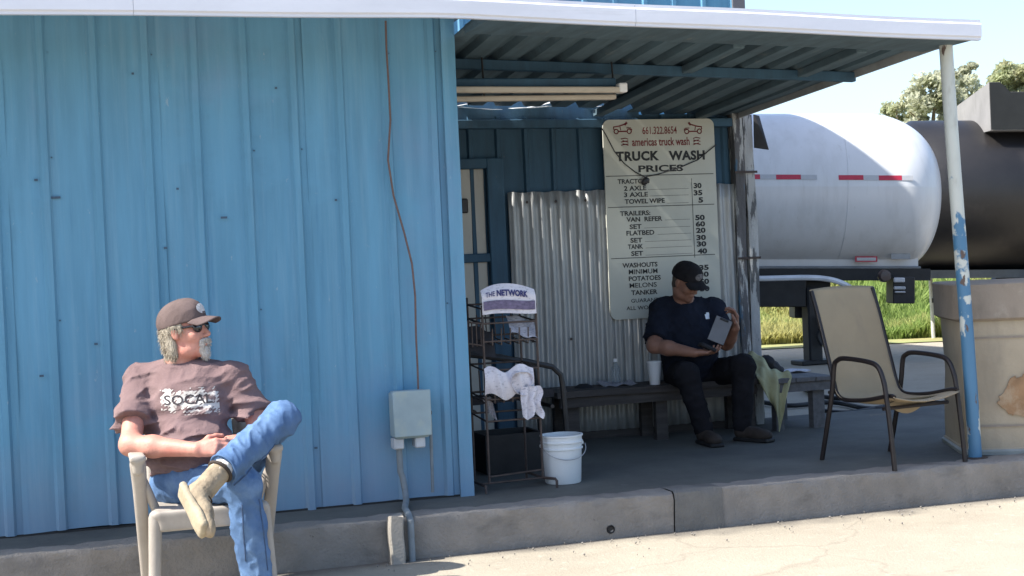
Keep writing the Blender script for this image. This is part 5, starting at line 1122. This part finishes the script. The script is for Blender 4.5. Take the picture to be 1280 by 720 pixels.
# black tanker behind
bkT = at(1132, 246, D=21.9); rB = 1.13
tk2 = thing('black_tank_truck', 'oily black tanker with a grey steel hopper on top behind the white tank', 'tank truck', Vector((bkT.x, bkT.y, 0)))
ax2 = Vector((.955, -.293, -.035)).normalized()
prof = [(0, -.45), (rB*.5, -.40), (rB*.85, -.22), (rB, .06)]+[(rB, .06+7.5*k/6) for k in range(1, 7)]+[(rB*.85, 7.85), (rB*.5, 8.0), (0, 8.05)]
MB().lathe(prof, bkT, 64, tuple(ax2)).build('tank_shell', TANKB, tk2, 'all')
for s in (3.4,):
    c = bkT+ax2*s; M3 = Vector((0, 0, 1)).rotation_difference(ax2).to_matrix()
    MB().tube([c+M3@Vector(((rB+.01)*math.cos(t), (rB+.01)*math.sin(t), 0)) for t in [k*math.pi/24 for k in range(48)]], .03, 6, closed=True).build('tank_band', TANKB, tk2, True)
# hopper on top: sunlit end face, long side coloured darker to carry shade, notched top edge
S2 = Vector((ax2.y, -ax2.x, 0)).normalized(); U2 = Vector((0, 0, 1))
hc = at(1238, 150, D=20.9); LH_, zt = 3.6, .60
def hop(s, lat, z): return hc+ax2*s+S2*lat+U2*z
V = [hop(0, 0, -.15), hop(LH_, 0, -.15), hop(LH_, 0, .40), hop(.30, 0, .40), hop(.16, 0, .54), hop(0, 0, .54), hop(0, -1.5, -.15), hop(LH_, -1.5, -.15), hop(LH_, -1.5, .36), hop(.30, -1.5, .36), hop(.16, -1.5, .36), hop(0, -1.5, .36)]
MB().add(V, [(0, 1, 2, 3, 4, 5), (11, 10, 9, 8, 7, 6), (0, 5, 11, 6), (1, 7, 8, 2), (2, 8, 9, 3), (3, 9, 10, 4), (4, 10, 11, 5), (0, 6, 7, 1)]).build('hopper', STEELD, tk2)
MB().add([hop(.004, .012, -.14), hop(LH_-.01, .012, -.14), hop(LH_-.01, .012, .395), hop(.30, .012, .395), hop(.16, .012, .535), hop(.004, .012, .535)], [(0, 1, 2, 3, 4, 5)]).build('hopper_side', mat('shaded_hopper_side_grey', (.014, .016, .016), .7), tk2)
for k in range(3): MB().box(hop(.7+k*.9, .02, .16), (.05, .04, .44), Matrix((ax2, S2, ax2.cross(S2)*-1)).transposed()).build('hopper_rib', STEELD, tk2)
MB().bar(bkT+U2*-(rB+.03)+ax2*-.1, bkT+U2*-(rB+.03)+ax2*7.8, 1.0, .12).build('frame_rail', mat('grey_frame', (.10, .105, .105), .6), tk2)
for s in (1.9, 3.1, 6.8):
    for lat in (.9, -.9):
        q = bkT+ax2*s+S2*lat; wheel(Vector((q.x, q.y, .495)), tk2)
    q = bkT+ax2*s; MB().bar(Vector((q.x, q.y, .5))-S2*.9, Vector((q.x, q.y, .5))+S2*.9, .14, .14).build('axle', CHASSIS, tk2); MB().bar(Vector((q.x, q.y, .5)), q+U2*-(rB), .5, .1, (1, 0, 0)).build('spring_hanger', CHASSIS, tk2)
# gate pole behind the gap
gp = at(1168, 450, D=22.5)
gpo = thing('marker_pole', 'thin pale pole with dark clips standing in the weeds behind the tanker', 'pole', Vector((gp.x, gp.y, 0)))
MB().tube([(gp.x, gp.y, -.02), (gp.x-.02, gp.y, 1.25)], .03, 8).build('pole', mat('pale_pole', (.5, .5, .46), .6), gpo, True)
for z in (.55, .95): MB().span(gp.x-.02, gp.x+.09, gp.y-.05, gp.y+.05, z, z+.07).build('clip', CHASSIS, gpo)

# ------------------------------------------------------------------ weeds, bank, trees
def bankz(x, y):
    d = (x*.297+y*.955)-24; return max(0, min(1, d/5))*.55+max(0, min(1, (d-8)/25))*.8
bm_ = MB().grid(lambda u, v: (2+u*60, 22.0-0*u+v*90-(u*60)*.30, bankz(2+u*60, 22.0+v*90-(u*60)*.30)+.004+.05*math.sin(u*50)*math.sin(v*60)*min(1, v*8)), 60, 60)
tag(bm_.build('grass_bank', BANKM, None, 'all'), 'weedy grass bank behind the tankers', None, None, 'structure')
N = 42000; D_ = 22.6+26*rng.random(N)**1.8; ang = R(17.3)+np.arctan((930+rng.random(N)*370-640)/FPX)
gx = D_*np.sin(ang)/np.cos(ang-R(17.3)); gy = D_*np.cos(ang)/np.cos(ang-R(17.3))
patch = .5+.5*np.sin(gx*1.9+gy*.7)*np.sin(gy*1.3-gx*.4); hgt = (.10+.34*patch*rng.random(N))*(1+.8*(D_ > 26)); th = rng.random(N)*6.283; w = .012+.022*rng.random(N)
gz = np.array([bankz(a, b) for a, b in zip(gx, gy)])
lean = rng.normal(size=(N, 2))*.38*hgt[:, None]; dx = np.cos(th)*w; dy = np.sin(th)*w
V = np.stack([np.stack([gx-dx, gy-dy, gz-.02], 1), np.stack([gx+dx, gy+dy, gz-.02], 1), np.stack([gx+lean[:, 0]*.4+dx*.8, gy+lean[:, 1]*.4+dy*.8, gz+hgt*.55], 1), np.stack([gx+lean[:, 0]*.4-dx*.8, gy+lean[:, 1]*.4-dy*.8, gz+hgt*.55], 1), np.stack([gx+lean[:, 0], gy+lean[:, 1], gz+hgt], 1)], 1).reshape(-1, 3)
base = np.arange(N)[:, None]*5
me = bpy.data.meshes.new('tall_grass'); me.from_pydata(V.tolist(), [], (base+np.array([[0, 1, 2, 3]])).tolist()+(base+np.array([[3, 2, 4]])).tolist()); me.materials.append(GRASSM)
o = bpy.data.objects.new('tall_grass', me); COL.objects.link(o); tag(o, 'tall green and straw coloured weeds behind the tankers', 'grass', None, 'stuff')

def tree(px, py_top, D, hw, m, label, seed, n=9000, gap=.5):
    g_ = np.random.default_rng(seed); top = at(px, py_top, D=D); base = Vector((top.x, top.y, 0)); H = top.z
    t = thing('tree', label, 'tree', base, 'trees beyond the tankers')
    rad = hw/FPX*D; tr = MB(); tr.tube([base+Vector((0, 0, -.2)), base+Vector((.1, .1, H*.3)), base+Vector((-.15, .1, H*.6)), base+Vector((.1, 0, H*.9))], [.30, .24, .15, .04], 9)
    ends = []
    for k in range(9):
        a_ = g_.uniform(0, 6.28); z0 = H*g_.uniform(.3, .7); e = base+Vector((rad*.75*math.cos(a_), rad*.75*math.sin(a_), min(H*.95, z0+H*g_.uniform(.12, .32))))
        s = base+Vector((0, .08, z0)); tr.tube([s, s.lerp(e, .5)+Vector((0, 0, .2)), e], [.10, .06, .02], 6); ends.append(e)
    tr.build('trunk', BARK, t, True)
    cl = []
    for k in range(80):
        a_ = g_.uniform(0, 6.28); rr = rad*math.sqrt(g_.random())*1.0; zz = H*g_.uniform(.42, 1.0); sh = math.sin(min(1, (zz/H-.30)/.7)*math.pi*.92)**.6
        cl.append((base.x+rr*sh*math.cos(a_), base.y+rr*sh*math.sin(a_), zz, rad*g_.uniform(.14, .36)))
    cl = np.array(cl); ci = g_.integers(0, len(cl), n); c = cl[ci]; d = g_.normal(size=(n, 3)); d /= np.linalg.norm(d, axis=1)[:, None]; d *= (g_.random(n)**.45)[:, None]
    p = c[:, :3]+d*c[:, 3:4]*np.array([1, 1, .75]); s = .07+.09*g_.random(n)
    u = g_.normal(size=(n, 3)); u /= np.linalg.norm(u, axis=1)[:, None]; v = np.cross(u, g_.normal(size=(n, 3))); v /= np.linalg.norm(v, axis=1)[:, None]
    q = np.stack([p-u*s[:, None], p+v*s[:, None]*.45, p+u*s[:, None], p-v*s[:, None]*.45], 1).reshape(-1, 3)-np.array(base)
    me = bpy.data.meshes.new('crown'); me.from_pydata(q.tolist(), [], (np.arange(n)[:, None]*4+np.arange(4)[None]).tolist()); me.materials.append(m)
    o = bpy.data.objects.new('crown', me); COL.objects.link(o); o.parent = t; o['kind'] = 'stuff'
tree(1165, 96, 58, 48, LEAF2, 'thin pale tree with airy crown rising behind the porch post', 1, 13000)
tree(1125, 128, 66, 36, LEAF, 'low olive tree behind the end of the white tank', 2, 9000)
tree(1200, 78, 62, 34, LEAF2, 'tallest sparse tree standing over the grey hopper end', 3, 9000)
tree(1270, 84, 56, 44, LEAF, 'dense olive tree rising behind the dark hopper side', 4, 15000)
tree(1340, 90, 60, 46, LEAF, 'olive tree with broad crown past the dense one behind the hopper', 5, 16000)
for o in bpy.data.objects:
    if '_o' in o: del o['_o']
